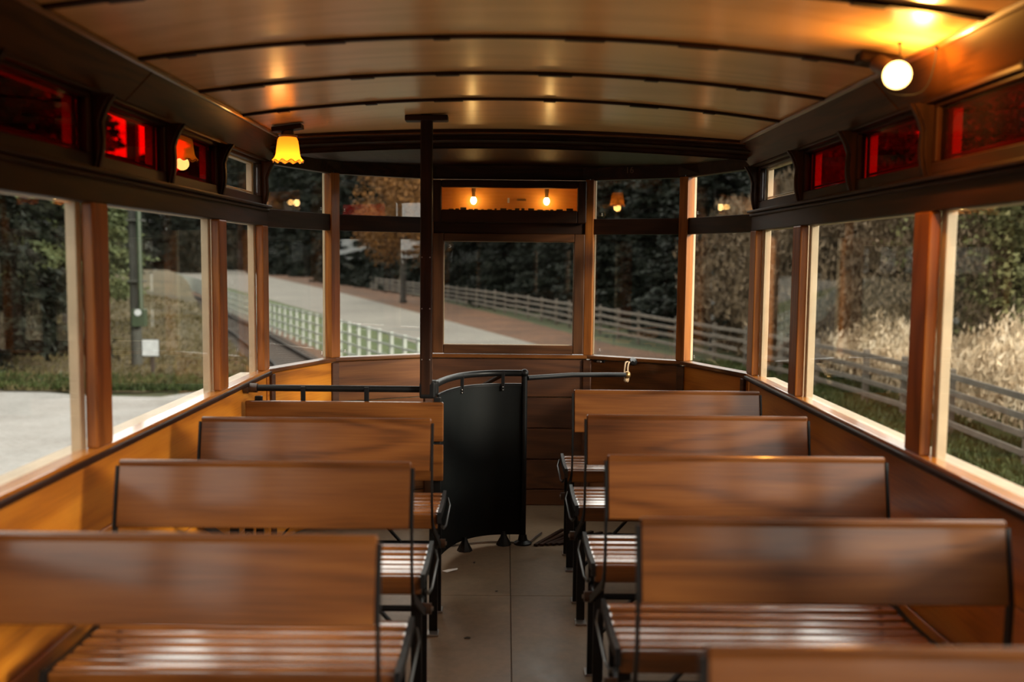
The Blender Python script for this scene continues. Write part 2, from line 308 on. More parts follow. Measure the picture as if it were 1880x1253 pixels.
# ---- side walls
def side_wall(sg, name, label):
    wl = tag(empty(name), label, 'wall', kind='structure')
    X = lambda a: sg * a
    zb = [0.0, 0.215, 0.437, 0.662, 0.905]
    for i in range(4):
        bx('wall_board', (0.018, YF - YR, zb[i + 1] - zb[i] - 0.004), (X(1.246), (YF + YR) / 2, (zb[i] + zb[i + 1]) / 2), W['warmY'], wl, bev=0.003)
    bx('sill', (0.052, YF - YR, 0.022), (X(1.2415), (YF + YR) / 2, SILL - 0.011), W['sillY'], wl, bev=0.004, seg=2)
    bx('sill_nosing', (0.014, YF - YR, 0.020), (X(1.212), (YF + YR) / 2, SILL - 0.022), W['darkY'], wl, bev=0.006, seg=2)
    bx('outer_sill', (0.095, YF - YR, 0.03), (X(1.322), (YF + YR) / 2, SILL - 0.035), M['cream'], wl)
    bx('outer_panel', (0.02, YF - YR, 1.0), (X(1.30), (YF + YR) / 2, 0.38), M['cream'], wl)
    bx('lintel', (0.04, YF - YR, LEDGE - HEAD), (X(1.242), (YF + YR) / 2, (LEDGE + HEAD) / 2), W['darkY'], wl)
    bx('ledge', (0.03, YF - YR, 0.014), (X(1.211), (YF + YR) / 2, LEDGE + 0.002), W['darkY'], wl, bev=0.005, seg=2)
    bx('ledge_bead', (0.014, YF - YR, 0.014), (X(1.216), (YF + YR) / 2, LEDGE - 0.014), W['darkY'], wl, bev=0.005, seg=2)
    bx('upper_rail', (0.03, YF - YR, UB - LEDGE - 0.006), (X(1.245), (YF + YR) / 2, (UB + LEDGE + 0.006) / 2), W['darkY'], wl)
    bx('top_rail', (0.03, YF - YR, 0.05), (X(1.245), (YF + YR) / 2, UT + 0.025), W['darkY'], wl)
    bx('outer_fascia', (0.02, YF - YR, 0.24), (X(1.30), (YF + YR) / 2, UT + 0.12), M['cream'], wl)
    bx('outer_waist', (0.02, YF - YR, 0.10), (X(1.285), (YF + YR) / 2, (LEDGE + HEAD) / 2 + 0.01), M['cream'], wl)
    for py in POSTS:
        bx('post', (0.036, 0.112, HEAD - SILL), (X(1.236), py, (HEAD + SILL) / 2), W['post'], wl, bev=0.006, seg=2)
        bx('upper_stile', (0.03, 0.10, UT - UB), (X(1.245), py, (UT + UB) / 2), W['darkZ'], wl)
    mids = [(POSTS[i] + POSTS[i + 1]) / 2 for i in range(1, 7)]
    for py in mids: bx('upper_stile', (0.03, 0.07, UT - UB), (X(1.245), py, (UT + UB) / 2), W['darkZ'], wl)
    # carved corbels carrying the cove
    cor = MB(); prof = []
    for k in range(9):
        t = k / 8; prof.append((-(0.010 + 0.012 * sin(pi * min(1, t * 1.6)) + 0.050 * (t ** 3.2)), 0, LEDGE + 0.012 + (COVE - LEDGE - 0.012) * t))
    prof += [(0.0, 0, COVE), (0.0, 0, LEDGE + 0.012)]
    cor.prism([(sg * p[0], -0.022, p[2]) for p in prof], (0, 0.044, 0))
    prof2 = [(sg * (p[0] - 0.008 if p[0] < 0 else 0), -0.010, p[2]) for p in prof]
    cor.prism(prof2, (0, 0.020, 0))
    me = cor.mesh('corbel', W['darkZ'], bev=0.002, seg=1)
    for py in POSTS + mids: link('corbel', me, wl, (X(1.232), py, 0))
    # cove boards, two lengths, and their beads
    dx, dz = 0.100, 0.105; ln = math.hypot(dx, dz); a = math.atan2(dx, dz)
    for y0, y1 in ((YR, -0.4), (-0.395, 3.105), (3.11, YF)):
        bx('cove_board', (0.016, y1 - y0, ln), (X(1.1755), (y0 + y1) / 2, COVE + dz / 2), W['coveY'], wl, rot=(0, -sg * a, 0))
    bx('cove_bead', (0.016, YF - YR, 0.016), (X(1.212), (YF + YR) / 2, COVE + 0.004), W['darkY'], wl, bev=0.006, seg=2)
    bx('ceiling_bead', (0.018, YF - YR - 0.2, 0.018), (X(1.110), (YF + YR) / 2 , zc(1.1175) - 0.006), W['teakY'], wl, rot=(0, -sg * a, 0), bev=0.007, seg=2)
    return wl
side_wall(-1, 'wall_left', 'left saloon wall with honey wood boards under the windows')
side_wall(1, 'wall_right', 'right saloon wall with shaded wood boards under the windows')

# ---- side windows: lower panes and quarter lights
win_n = [0]
def window(label, red=False):
    win_n[0] += 1
    return tag(empty('window_%d' % win_n[0]), label, 'window', kind='structure')
def cream_frame(sg, y0, y1, z0, z1, parent, wd=0.028, x0=1.258, x1=1.288, bottom=True):
    for ya, yb in ((y0, y0 + wd), (y1 - wd, y1)): span('outer_stile', sg * x0, sg * x1, ya, yb, z0, z1, M['cream'], parent, 0.002)
    span('outer_top_rail', sg * x0, sg * x1, y0 + wd, y1 - wd, z1 - 0.012, z1, M['cream'], parent, 0.002)
    if bottom:
        span('outer_bottom_rail', sg * x0, sg * x1, y0 + wd, y1 - wd, z0, z0 + 0.020, M['cream'], parent, 0.002)
        span('outer_bottom_bead', sg * x0, sg * (x0 + 0.012), y0 + wd, y1 - wd, z0 + 0.024, z0 + 0.032, M['cream'], parent, 0.002)
names = {0: 'beside the front corner', 1: 'second from the front', 2: 'third from the front', 3: 'fourth from the front', 4: 'fourth from the rear', 5: 'third from the rear', 6: 'second from the rear', 7: 'at the rear corner'}
for sg, side in ((-1, 'left'), (1, 'right')):
    for i in range(8):
        y1, y0 = POSTS[i] - 0.05, POSTS[i + 1] + 0.05
        wn = window('clear drop window on the %s side, %s' % (side, names[i]))
        span('pane', sg * 1.248, sg * 1.253, y0, y1, SILL - 0.004, HEAD + 0.01, M['glass'], wn, 0.0)
        cream_frame(sg, y0 - 0.01, y1 + 0.004, SILL - 0.03, HEAD + 0.01, wn, 0.036, bottom=False)
        if i in (0, 7): lights = [(y0 + 0.006, y1 - 0.006, False)]
        else:
            mid = (POSTS[i] + POSTS[i + 1]) / 2; lights = [(mid + 0.035, y1, True), (y0, mid - 0.035, True)]
        for k, (a, b, rd) in enumerate(lights):
            wn = window(('red glass quarter light on the %s side above the window %s, %s half' % (side, names[i], ('front', 'rear')[k])) if rd else 'clear quarter light on the %s side above the window %s' % (side, names[i]))
            span('pane', sg * 1.243, sg * 1.248, a, b, UB - 0.004, UT + 0.004, M['red' if rd else 'glass'], wn, 0.0)
            cream_frame(sg, a, b, UB - 0.012, UT + 0.006, wn, 0.030, 1.262, 1.29)

# ---- ceiling: bent plywood panels between ribs
ceiling = tag(empty('ceiling'), 'cambered glossy plywood ceiling with thin dark ribs', 'ceiling', kind='structure')
RIBS = [-3.65, -3.05, -2.45, -1.85, -1.25, -0.65, -0.05, 0.55, 1.15, 1.75, 2.35, 2.95, 3.52, 4.09]
def front_edge(x): return 5.06 - 0.32 * (abs(x) / 1.1175) ** 2
NX = 28
def ceil_panel(y0f, y1f):
    b = MB(); vs = []; fs = []
    for j in range(NX + 1):
        x = -1.125 + 2.25 * j / NX
        for (yf, dz) in ((y0f, 0), (y1f, 0), (y1f, 0.008), (y0f, 0.008)): vs.append((x, yf(x), zc(x) + dz))
    for j in range(NX):
        a, c = 4 * j, 4 * j + 4
        for k in range(4): fs.append((a + k, a + (k + 1) % 4, c + (k + 1) % 4, c + k))
    fs += [(0, 1, 2, 3), (4 * NX + 3, 4 * NX + 2, 4 * NX + 1, 4 * NX)]
    b.add(vs, fs); return b
edges = [YR] + RIBS
for i in range(len(edges)):
    y0 = edges[i]
    if i + 1 < len(edges): b = ceil_panel(lambda x, y=y0: y + 0.002, lambda x, y=edges[i + 1]: y - 0.002)
    else: b = ceil_panel(lambda x: y0 + 0.002, lambda x: front_edge(x) + 0.03)
    b.build('ceiling_panel', W['ceil'], ceiling, smooth=True)
rb = MB(); rb.strip([(-1.112 + 2.224 * j / NX, 0, zc(-1.112 + 2.224 * j / NX) - 0.005) for j in range(NX + 1)], (0, 1, 0), 0.020, (0, 0, 1), 0.010)
rib_me = rb.mesh('rib', W['darkX'])
for i, y in enumerate(RIBS):
    r = link('rib', rib_me, ceiling, (0, y, 0))
    for x in (-0.93, -0.56, -0.22, 0.19, 0.50, 0.86):
        xx = x + random.uniform(-0.05, 0.05); sl = math.atan2(-2 * 0.08 * xx, 1.1175 ** 2)
        bx('rib_plate', (random.choice((0.05, 0.085, 0.12)), 0.030, 0.010), (xx, 0, zc(xx) - 0.0085), W['darkX'], r, rot=(0, -sl, 0), bev=0.002)

# ---- front bulkhead: five facets
PF = [(-HW, 4.985), (-0.985, 5.57), (-0.475, 5.85), (0.475, 5.85), (0.985, 5.57), (HW, 4.985)]
def facet(p0, p1):
    d = Vector((p1[0] - p0[0], p1[1] - p0[1], 0)); return d.length, math.atan2(d.y, d.x), Vector(((p0[0] + p1[0]) / 2, (p0[1] + p1[1]) / 2, 0)), Vector((-d.y, d.x, 0)).normalized()
def on(p0, p1, name, s0, s1, z0, z1, d0, d1, mat, parent, bev=0.003, seg=1):
    """a board on a facet: s along it (0..1 of its length), z range, depth range outward"""
    ln, a, c, nrm = facet(p0, p1); u = Vector((cos(a), sin(a), 0)); base = Vector((*p0, 0))
    ctr = base + u * ((s0 + s1) / 2 * ln) + nrm * ((d0 + d1) / 2)
    return bx(name, (abs(s1 - s0) * ln, abs(d1 - d0), z1 - z0), (ctr.x, ctr.y, (z0 + z1) / 2), mat, parent, (0, 0, a), bev, seg)
def mirror(p): return (-p[0], 2 * 0.41 - p[1])
fac_lab = ['left corner facet', 'inner left facet', 'centre facet', 'inner right facet', 'right corner facet']
def bulkhead(name, label, PP, front=True):
    wl = tag(empty(name), label, 'wall', kind='structure')
    zb = [0.0, 0.10, 0.285, 0.475, 0.665, 0.90]
    for i in range(5):
        p0, p1 = PP[i], PP[i + 1]
        wmat = W['warmX'] if i in (0, 4) else W['teakX'] if i in (1, 3) else W['front']  # brighter woods on the side facets put their window light into the colour
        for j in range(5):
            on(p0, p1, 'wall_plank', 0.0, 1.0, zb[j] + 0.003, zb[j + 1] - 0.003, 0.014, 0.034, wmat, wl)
        on(p0, p1, 'outer_panel', 0, 1, -0.1, 0.9, 0.04, 0.06, M['cream'], wl)
        on(p0, p1, 'sill', -0.01, 1.01, 0.902, SILL, -0.006, 0.06, W['teakX'], wl, 0.005, 2)
        on(p0, p1, 'transom', 0, 1, 1.645, 1.737, 0.012, 0.05, W['darkX'], wl)
        on(p0, p1, 'head_rail', 0, 1, 1.963, 2.31, 0.004, 0.05, W['darkX'], wl)
        if i != 2:
            lo = window('clear lower window of the %s bulkhead, %s' % ('front' if front else 'rear', fac_lab[i]))
            on(p0, p1, 'pane', 0.02, 0.98, SILL - 0.005, 1.65, 0.030, 0.035, M['glass'], lo, 0)
            up = window('clear upper light of the %s bulkhead, %s' % ('front' if front else 'rear', fac_lab[i]))
            on(p0, p1, 'pane', 0.02, 0.98, 1.733, 1.968, 0.030, 0.035, M['glass'], up, 0)
            if front:
                ln = facet(p0, p1)[0]
                e = (0.068 / ln) if i in (1, 3) else 0.095 / ln
                for wn, z in ((lo, SILL + 0.025), (up, 1.755)):
                    s = e if i != 0 else 1 - e
                    mk = on(p0, p1, 'etched_mark', s - 0.005 / ln, s + 0.005 / ln, z, z + 0.005, 0.028, 0.0295, M['mark'], wn, 0.0005)
                    on(p0, p1, 'etched_mark', s - 0.003 / ln, s + 0.003 / ln, z + 0.008, z + 0.016, 0.028, 0.0295, M['mark'], wn, 0.0005)
    for k in range(1, 5):
        a0 = facet(PP[k - 1], PP[k])[1]; a1 = facet(PP[k], PP[k + 1])[1]
        am = (a0 + a1) / 2 if abs(a0 - a1) < pi else (a0 + a1) / 2 + pi
        nrm = Vector((-sin(am), cos(am), 0)); c = Vector((*PP[k], 0)) + nrm * 0.022
        bx('post', (0.062 if k in (1, 4) else 0.05, 0.06, 1.968 - SILL), (c.x, c.y, (1.968 + SILL) / 2), W['post'], wl, (0, 0, am), 0.005, 2)
        bx('outer_post_strip', (0.06, 0.022, 1.968 - SILL), (c.x + nrm.x * 0.042, c.y + nrm.y * 0.042, (1.968 + SILL) / 2), M['cream'], wl, (0, 0, am), 0.003)
        c2 = Vector((*PP[k], 0)) + nrm * 0.006
        bx('wall_batten', (0.05, 0.022, 0.89), (c2.x, c2.y, 0.45), W['front'], wl, (0, 0, am), 0.004)
    for k in (0, 5):
        a = facet(PP[0], PP[1])[1] if k == 0 else facet(PP[4], PP[5])[1]
        u = Vector((cos(a), sin(a), 0)) * (0.03 if k == 0 else -0.03); nrm = Vector((-sin(a), cos(a), 0)) * 0.006
        bx('wall_batten', (0.03, 0.022, 0.89), (PP[k][0] + u.x + nrm.x, PP[k][1] + u.y + nrm.y, 0.45), W['front'], wl, (0, 0, a), 0.004)
    return wl
wf = bulkhead('wall_front', 'faceted front bulkhead of dark wood planks and windows', PF)
PB = [mirror(p) for p in PF]
wr = bulkhead('wall_rear', 'faceted rear bulkhead of dark wood behind the camera', PB, False)

# header between the ceiling and the front windows: stepped mouldings following the bow
def arc_pts(f, n=28): return [f(-1 + 2 * k / n) for k in range(n + 1)]
def poly_y(x, PP=PF):
    for i in range(5):
        if PP[i][0] <= x <= PP[i + 1][0]: t = (x - PP[i][0]) / (PP[i + 1][0] - PP[i][0]); return PP[i][1] * (1 - t) + PP[i + 1][1] * t
    return PP[0][1]
def header(sgn, parent):
    def T(p): return p if sgn > 0 else (-p[0], 2 * 0.41 - p[1], p[2])
    lev = []
    def row(dy, dz): lev.append([T((1.16 * t, front_edge(1.1175 * t) + dy, zc(1.1175 * t) + dz)) for t in [-1 + 2 * k / 28 for k in range(29)]])
    row(0.0, 0.006); row(0.0, -0.022); row(0.05, -0.030); row(0.05, -0.050); row(0.12, -0.062); row(0.12, -0.085)
    rows = lev[:]
    blend = []
    for k in range(29):
        t = -1 + 2 * k / 28; x = 1.20 * t
        blend.append(T((x, poly_y(x) - 0.014, 2.045 - 0.02 * abs(t))))
    low = []
    for k in range(29):
        t = -1 + 2 * k / 28; x = 1.212 * t
        low.append(T((x, poly_y(x) - 0.014, 1.972)))
    rows += [blend, low]
    b = MB(); n = 29
    for r in rows: b.v += r
    top = [(p[0], p[1] + sgn * 0.02, 2.25) for p in rows[0]]; back = [(p[0], p[1] + sgn * 0.05, 2.25) for p in low]
    b.v += back
    for i in range(len(rows)):
        for k in range(n - 1): b.f.append((i * n + k, i * n + k + 1, (i + 1) * n + k + 1, (i + 1) * n + k))
    b.build('header', W['darkX'], parent)
    bead = MB(); bead.tube([(p[0], p[1] - sgn * 0.002, p[2] + 0.002) for p in lev[1]], 0.0045, 6); bead.build('header_bead', W['teakX'], parent, smooth=True)
    bead = MB(); bead.tube([(p[0], p[1] - sgn * 0.002, p[2] + 0.002) for p in lev[3]], 0.004, 6); bead.build('header_bead', W['darkX'], parent, smooth=True)
    bead = MB(); bead.tube([(p[0], p[1] - sgn * 0.002, p[2] + 0.002) for p in lev[5]], 0.004, 6); bead.build('header_bead', W['darkX'], parent, smooth=True)
header(1, wf); header(-1, wr)
# roof skin above, so that no sky leaks in
rf = MB(); vs = []; fs = []
for j in range(17):
    x = -1.34 + 2.68 * j / 16
    for y in (-5.3, 6.1): vs.append((x, y, 2.33 - 0.10 * (x / 1.3) ** 2))
for j in range(16): fs.append((2 * j, 2 * j + 1, 2 * j + 3, 2 * j + 2))
rf.add(vs, fs); rf.build('roof_skin', M['cream'], ceiling)
for sg in (-1, 1): span('roof_side', sg * 1.33, sg * 1.31, YR, YF, 1.96, 2.24, M['cream'], ceiling)

# number on the header, right of centre
fc = bpy.data.curves.new('number_text', 'FONT'); fc.body = '16'; fc.size = 0.052; fc.extrude = 0.001; fc.align_x = 'CENTER'; fc.align_y = 'CENTER'
fo = bpy.data.objects.new('number_text', fc); COL.objects.link(fo); bpy.context.view_layer.update()
me = bpy.data.meshes.new_from_object(fo.evaluated_get(bpy.context.evaluated_depsgraph_get())); bpy.data.objects.remove(fo)
me.materials.clear(); me.materials.append(M['faded'])
ln, a, c, nrm = facet(PF[3], PF[4]); pos = Vector((0.70, poly_y(0.70), 2.012)) - nrm * 0.020
o = link('saloon_number', me, wf, pos, (pi / 2, 0, a)); tag(o, 'faded painted number 16')

# centre window sash
cw = window('square centre window of the front bulkhead above the planks')
Yc = 5.85
for x0, x1, z0, z1, nm in ((-0.45, -0.388, 0.93, 1.645, 'sash_stile'), (0.388, 0.45, 0.93, 1.645, 'sash_stile')):
    span(nm, x0, x1, Yc - 0.012, Yc + 0.03, z0, z1, W['sashZ'], cw, 0.005, 2)
for z0, z1 in ((0.928, 0.982), (1.598, 1.645)):
    bx('sash_rail', (0.776, 0.04, z1 - z0), (0, Yc + 0.009, (z0 + z1) / 2), W['sashX'], cw, bev=0.004)
span('pane', -0.392, 0.392, Yc + 0.012, Yc + 0.017, 0.978, 1.602, M['glass'], cw, 0)
for x in (-0.386, 0.386): span('putty_strip', x - 0.002, x + 0.002, Yc + 0.006, Yc + 0.0115, 0.982, 1.598, M['cream'], cw, 0.0005)
for z in (0.983, 1.597): span('putty_strip', -0.386, 0.386, Yc + 0.006, Yc + 0.0115, z - 0.002, z + 0.002, M['cream'], cw, 0.0005)
for dx, dz in ((0, 0), (0.004, -0.007), (0, -0.014)): span('etched_mark', -0.357 + dx, -0.347 + dx, Yc + 0.010, Yc + 0.0115, 1.572 + dz, 1.576 + dz, M['mark'], cw, 0.0004)

# ---- destination box above it
db = tag(empty('destination_box', (0, 5.84, 1.70)), 'glowing amber destination blind box above the centre front window', 'destination box')
def dspan(nm, x0, x1, y0, y1, z0, z1, mat, bev=0.003): return span(nm, x0, x1, y0, y1, z0 - 1.70, z1 - 1.70, mat, db, bev)
for x0, x1 in ((-0.4525, -0.400), (0.400, 0.4525)): dspan('frame_stile', x0, x1, -0.035, 0.01, 1.708, 1.955, W['darkZ'], 0.005)
dspan('frame_top', -0.40, 0.40, -0.035, 0.01, 1.912, 1.955, W['darkX'], 0.005); dspan('frame_bottom', -0.40, 0.40, -0.035, 0.01, 1.708, 1.782, W['darkX'], 0.005)
dspan('back_panel', -0.44, 0.44, 0.125, 0.132, 1.74, 1.955, M['amber']); dspan('box_floor', -0.44, 0.44, 0.012, 0.125, 1.742, 1.748, M['amber']); dspan('box_roof', -0.44, 0.44, 0.012, 0.125, 1.948, 1.955, M['amber'])
for x in (-0.437, 0.437): dspan('box_end', x - 0.003, x + 0.003, 0.012, 0.125, 1.745, 1.95, M['amber'])
dspan('glass_cover', -0.402, 0.402, -0.008, -0.004, 1.780, 1.914, M['glass'], 0)
for x in (-0.215, 0.222):
    bb = MB().sphere((0, 0, 0), 0.019, 12, 8, 1.3).build('bulb', M['boxbulb'], db, (x, 0.075, 0.142), smooth='all')
    MB().lathe([(0.010, 0), (0.010, 0.03), (0.013, 0.03), (0.013, 0.05)], 12, close=True).build('bulb_holder', M['brass'], bb, (0, 0, 0.021), smooth=True)
dspan('blind_slot', -0.012, 0.0, 0.118, 0.1245, 1.832, 1.862, M['mark'], 0.0005)
dspan('clip_plate', 0.045, 0.10, 0.118, 0.1245, 1.845, 1.858, M['brass'], 0.0005)
xx = -0.36
while xx < 0.36:
    wdt = random.uniform(0.012, 0.04); dspan('blind_lettering', xx, xx + wdt, 0.022, 0.025, 1.780, 1.780 + random.uniform(0.008, 0.018), M['ink'], 0.0004); xx += wdt + random.uniform(0.006, 0.022)
dl = bpy.data.lights.new('destination_bulb_light', 'POINT'); dl.energy = 0.22; dl.color = (1, 0.52, 0.14); dl.shadow_soft_size = 0.02
for x in (-0.215, 0.222):
    lo = bpy.data.objects.new('destination_bulb_light', dl); COL.objects.link(lo); lo.parent = db; lo.location = (x, 0.03, 0.142)

# ---- benches with swing-over backs
def make_bench(name):
    r = empty(name)
    hw = 0.43
    for k in range(6):                                    # dished row of slats
        t = (k - 2.5) / 2.5; y = t * 0.137; z = 0.494 + 0.006 * t * t
        bx('seat_slat', (2 * hw - 0.03, 0.041, 0.020), (0, y, z - 0.006), W['slat'], r, (-0.05 * t, 0, 0), 0.006, 2)
    for y in (-0.172, 0.172): bx('seat_rail', (2 * hw - 0.03, 0.020, 0.058), (0, y, 0.471), W['teakX'], r, bev=0.006, seg=2)
    bk = MB(); prof = []
    H, th = 0.186, 0.024
    pts = [(-th / 2, -H / 2), (th / 2, -H / 2), (th / 2, H / 2 - 0.008), (th / 2 - 0.004, H / 2), (-th / 2 + 0.006, H / 2 + 0.003), (-th / 2 - 0.003, H / 2 - 0.001), (-th / 2 - 0.003, H / 2 - 0.009), (-th / 2, H / 2 - 0.014)]
    bk.prism([(-0.41, p[0], p[1]) for p in pts], (0.82, 0, 0))
    bk.build('backrest', W['teakX'], r, (0, -0.466, 0.829), (radians(-12), 0, 0), bev=0.003, seg=1)
    for s in (-1, 1):
        x = s * 0.4155
        sp = [(x, -0.450, 0.905), (x, -0.485, 0.745), (x, -0.482, 0.62), (x, -0.465, 0.56), (x, -0.43, 0.52), (x, -0.12, 0.372), (x, -0.02, 0.33)]
        MB().strip(sp, (0, 1, 0.0) if False else (1, 0, 0), 0.007, (0, 1, 0), 0.026).build('back_strap', M['iron'], r)
        pv = MB().tube([(x - s * 0.02, 0, 0.332), (x + s * 0.02, 0, 0.332)], 0.019, 12).build('pivot_boss', M['bakelite'], r, smooth=True)
        MB().tube([(x + s * 0.019, 0, 0.332), (x + s * 0.026, 0, 0.332)], 0.008, 8).build('pivot_bolt', M['steel'], pv, smooth=True)
        # dished end iron and the bowed guard rod outside it
        xe = s * (hw - 0.008)
        MB().strip([(xe, 0.185 * t, 0.482 + 0.014 * t * t - (0.03 if abs(t) > 0.99 else 0)) for t in [-1, -0.97, -0.7, -0.4, 0, 0.4, 0.7, 0.97, 1]], (1, 0, 0), 0.014, (0, 0, 1), 0.030).build('end_iron', M['iron'], r)
        MB().tube([(xe + s * 0.012, 0.185, 0.475), (xe + s * 0.022, 0.15, 0.452), (xe + s * 0.020, 0.05, 0.437), (xe + s * 0.020, -0.08, 0.43), (xe + s * 0.016, -0.16, 0.44), (xe + s * 0.010, -0.18, 0.455)], 0.005, 8).build('guard_rod', M['rod'], r, smooth=True)
        for y in (-0.11, 0.11):
            lg = MB().box((0, 0, 0.225), (0.034, 0.016, 0.445)).build('leg', M['iron'], r, (s * 0.395, y, 0.005), bev=0.002)
            ft = MB().box((0, 0, 0.004), (0.046, 0.062, 0.008)).build('foot_plate', M['steel'], lg, (0, -0.02 if y < 0 else 0.02, -0.004), bev=0.002)
        MB().tube([(s * 0.395, -0.11, 0.332), (s * 0.395, 0.11, 0.332)], 0.012, 8).build('cross_bar', M['iron'], r, smooth=True)
        MB().strip([(s * 0.385, 0.0, 0.19), (s * 0.14, 0.0, 0.462)], (0, 1, 0), 0.022, (1, 0, 0), 0.008).build('diagonal_brace', M['iron'], r)
    MB().tube([(-0.40, 0, 0.332), (0.40, 0, 0.332)], 0.011, 8).build('torsion_bar', M['iron'], r, smooth=True)
    return r
YB = 0.455                                               # from the top of a back to the centre of its seat
rows = [('r', 1.426, 'nearest on the right, only its back in view'),
        ('r', 2.155, 'second from the camera on the right of the aisle'),
        ('r', 2.860, 'third from the camera on the right of the aisle'),
        ('r', 3.610, 'fourth from the camera on the right of the aisle'),
        ('r', 4.300, 'farthest on the right, nearest the roped bar'),
        ('l', 2.000, 'nearest on the left of the aisle'),
        ('l', 2.730, 'middle of the three on the left'),
        ('l', 3.480, 'farthest on the left, before the stairwell guard')]
bench0 = None
for sd_, y, lab in rows:
    if bench0 is None: bench0 = make_bench('tram_bench'); b = bench0
    else: b = copy_tree(bench0)
    b.location = (0.70 if sd_ == 'r' else -0.69, y + YB, 0)
    tag(b, 'varnished slatted tram bench, ' + lab, 'bench', 'swing-back tram benches')

# ---- stairwell guard: boards, tube rail, curved black panel
sg_ = tag(empty('stairwell_guard', (-0.75, 4.52, 0)), 'black tubular stairwell guard with two wooden boards and curved black panel', 'guard rail')
ox, oy = -0.75, 4.52
def gl(p): return (p[0] - ox, p[1] - oy, p[2])
for z0, z1 in ((0.648, 0.832), (0.462, 0.634)):
    bx('guard_board', (0.915, 0.022, z1 - z0), gl((-0.757, 4.50, (z0 + z1) / 2)), W['teakX'], sg_, bev=0.008, seg=3)
MB().tube([gl((-1.19, 4.545, 0.885)), gl((-0.40, 4.545, 0.885))], 0.0155, 12).build('tube_rail', M['iron'], sg_, smooth=True)
MB().tube([gl((-1.232, 4.545, 0.885)), gl((-1.212, 4.545, 0.885)), gl((-1.21, 4.545, 0.885)), gl((-1.17, 4.545, 0.885))], [0.027, 0.027, 0.022, 0.022], 14).build('wall_collar', M['bakelite'], sg_, smooth=True)
for x in (-0.955, -0.66): MB().box(gl((x, 4.53, 0.845)), (0.022, 0.012, 0.10)).build('rail_clip', M['iron'], sg_, bev=0.003)
for x in (-1.16, -0.33): MB().box(gl((x, 4.525, 0.425)), (0.034, 0.022, 0.85)).build('guard_post', M['iron'], sg_, bev=0.004)
path = [(-0.345, 4.56), (-0.325, 4.68), (-0.293, 4.80), (-0.245, 4.91), (-0.175, 4.995), (-0.085, 5.045), (0.01, 5.06), (0.085, 5.06)]
def smooth_path(P, n=5):
    out = []
    for i in range(len(P) - 1):
        p0, p1, p2, p3 = P[max(i - 1, 0)], P[i], P[i + 1], P[min(i + 2, len(P) - 1)]
        for k in range(n):
            t = k / n
            out.append(tuple(0.5 * (2 * p1[j] + (p2[j] - p0[j]) * t + (2 * p0[j] - 5 * p1[j] + 4 * p2[j] - p3[j]) * t * t + (3 * p1[j] - p0[j] - 3 * p2[j] + p3[j]) * t ** 3) for j in range(len(p1))))
    return out + [tuple(P[-1])]
sp = smooth_path(path)
MB().tube([gl((p[0], p[1], 0.905)) for p in sp], 0.0165, 12).build('hand_rail', M['iron'], sg_, smooth=True)
pn = MB(); pn.strip([gl((p[0], p[1], 0.445)) for p in sp[3:]], (0, 0, 1), 0.79, (0, 1, 0), 0.006); pn.build('curved_panel', M['panel'], sg_, smooth=True)
pn = MB(); pn.strip([gl((p[0], p[1] - 0.004, 0.845)) for p in sp[3:]], (0, 0, 1), 0.014, (0, 1, 0), 0.010); pn.build('panel_edging', M['iron'], sg_, smooth=True)
MB().tube([gl((0.085, 5.06, 0.0)), gl((0.085, 5.06, 0.915))], 0.016, 12).build('end_post', M['iron'], sg_, smooth=True)
MB().sphere(gl((0.085, 5.06, 0.905)), 0.022, 12, 8).build('corner_joint', M['iron'], sg_, smooth='all')
MB().lathe([(0.048, 0), (0.048, 0.008), (0.026, 0.02), (0.02, 0.05)], 14, gl((0.085, 5.06, 0.0)), close=True).build('post_foot', M['iron'], sg_, smooth=True)
for i, (px, py) in enumerate([(-0.215, 4.93), (-0.015, 5.04)]):
    MB().lathe([(0.040, 0), (0.037, 0.010), (0.018, 0.045), (0.010, 0.07)], 8, gl((px, py, 0)), close=True).build('panel_foot', M['iron'], sg_, smooth=True)
for px, py in (sp[16], sp[28]):
    cl = MB().box(gl((px, py - 0.012, 0.865)), (0.018, 0.008, 0.10)).build('rail_clip', M['iron'], sg_, bev=0.002)
    for z in (0.835, 0.82): MB().sphere(gl((px, py - 0.018, z)), 0.004, 8, 5).build('rivet', M['steel'], cl, smooth='all')
MB().tube([gl((-0.14, 5.35, 0.80)), gl((-0.02, 5.07, 0.90))], 0.012, 8).build('back_stay', M['iron'], sg_, smooth=True)
bx('elbow_clamp', (0.05, 0.06, 0.07), gl((-0.352, 4.548, 0.893)), M['iron'], sg_, bev=0.012, seg=2)
tr_ = MB(); tr_.strip([gl((-0.31 + 0.41 * k / 12, 4.985 + 0.085 * sin(pi * 0.5 * min(1, k / 8)) - 0.02 * max(0, (k - 8) / 4), 0.006)) for k in range(13)], (0, 0, 1), 0.010, (0, 1, 0), 0.006); tr_.build('floor_trim', M['steel'], sg_, smooth=True)

# ---- stanchion pole
po = tag(empty('stanchion_pole', (-0.383, 4.50, 0.0)), 'dark square-cased stanchion pole from guard rail to ceiling', 'pole')
zt = zc(-0.383)
bx('pole_shaft', (0.054, 0.05, zt - 0.86), (0, 0.02, (zt + 0.86) / 2), W['darkZ'], po, bev=0.008, seg=2)
bx('ceiling_plate', (0.195, 0.07, 0.026), (0, 0.02, zt - 0.018), W['darkX'], po, (0, -0.015, 0), bev=0.006, seg=2)
bx('base_bracket', (0.075, 0.07, 0.075), (0.008, 0.03, 0.885), M['iron'], po, bev=0.010, seg=2)
for z in (1.50, 1.265, 1.03):
    for x in (-0.018, 0.018): MB().sphere((x, -0.0055, z), 0.0035, 6, 4).build('screw', M['steel'], po, smooth='all')

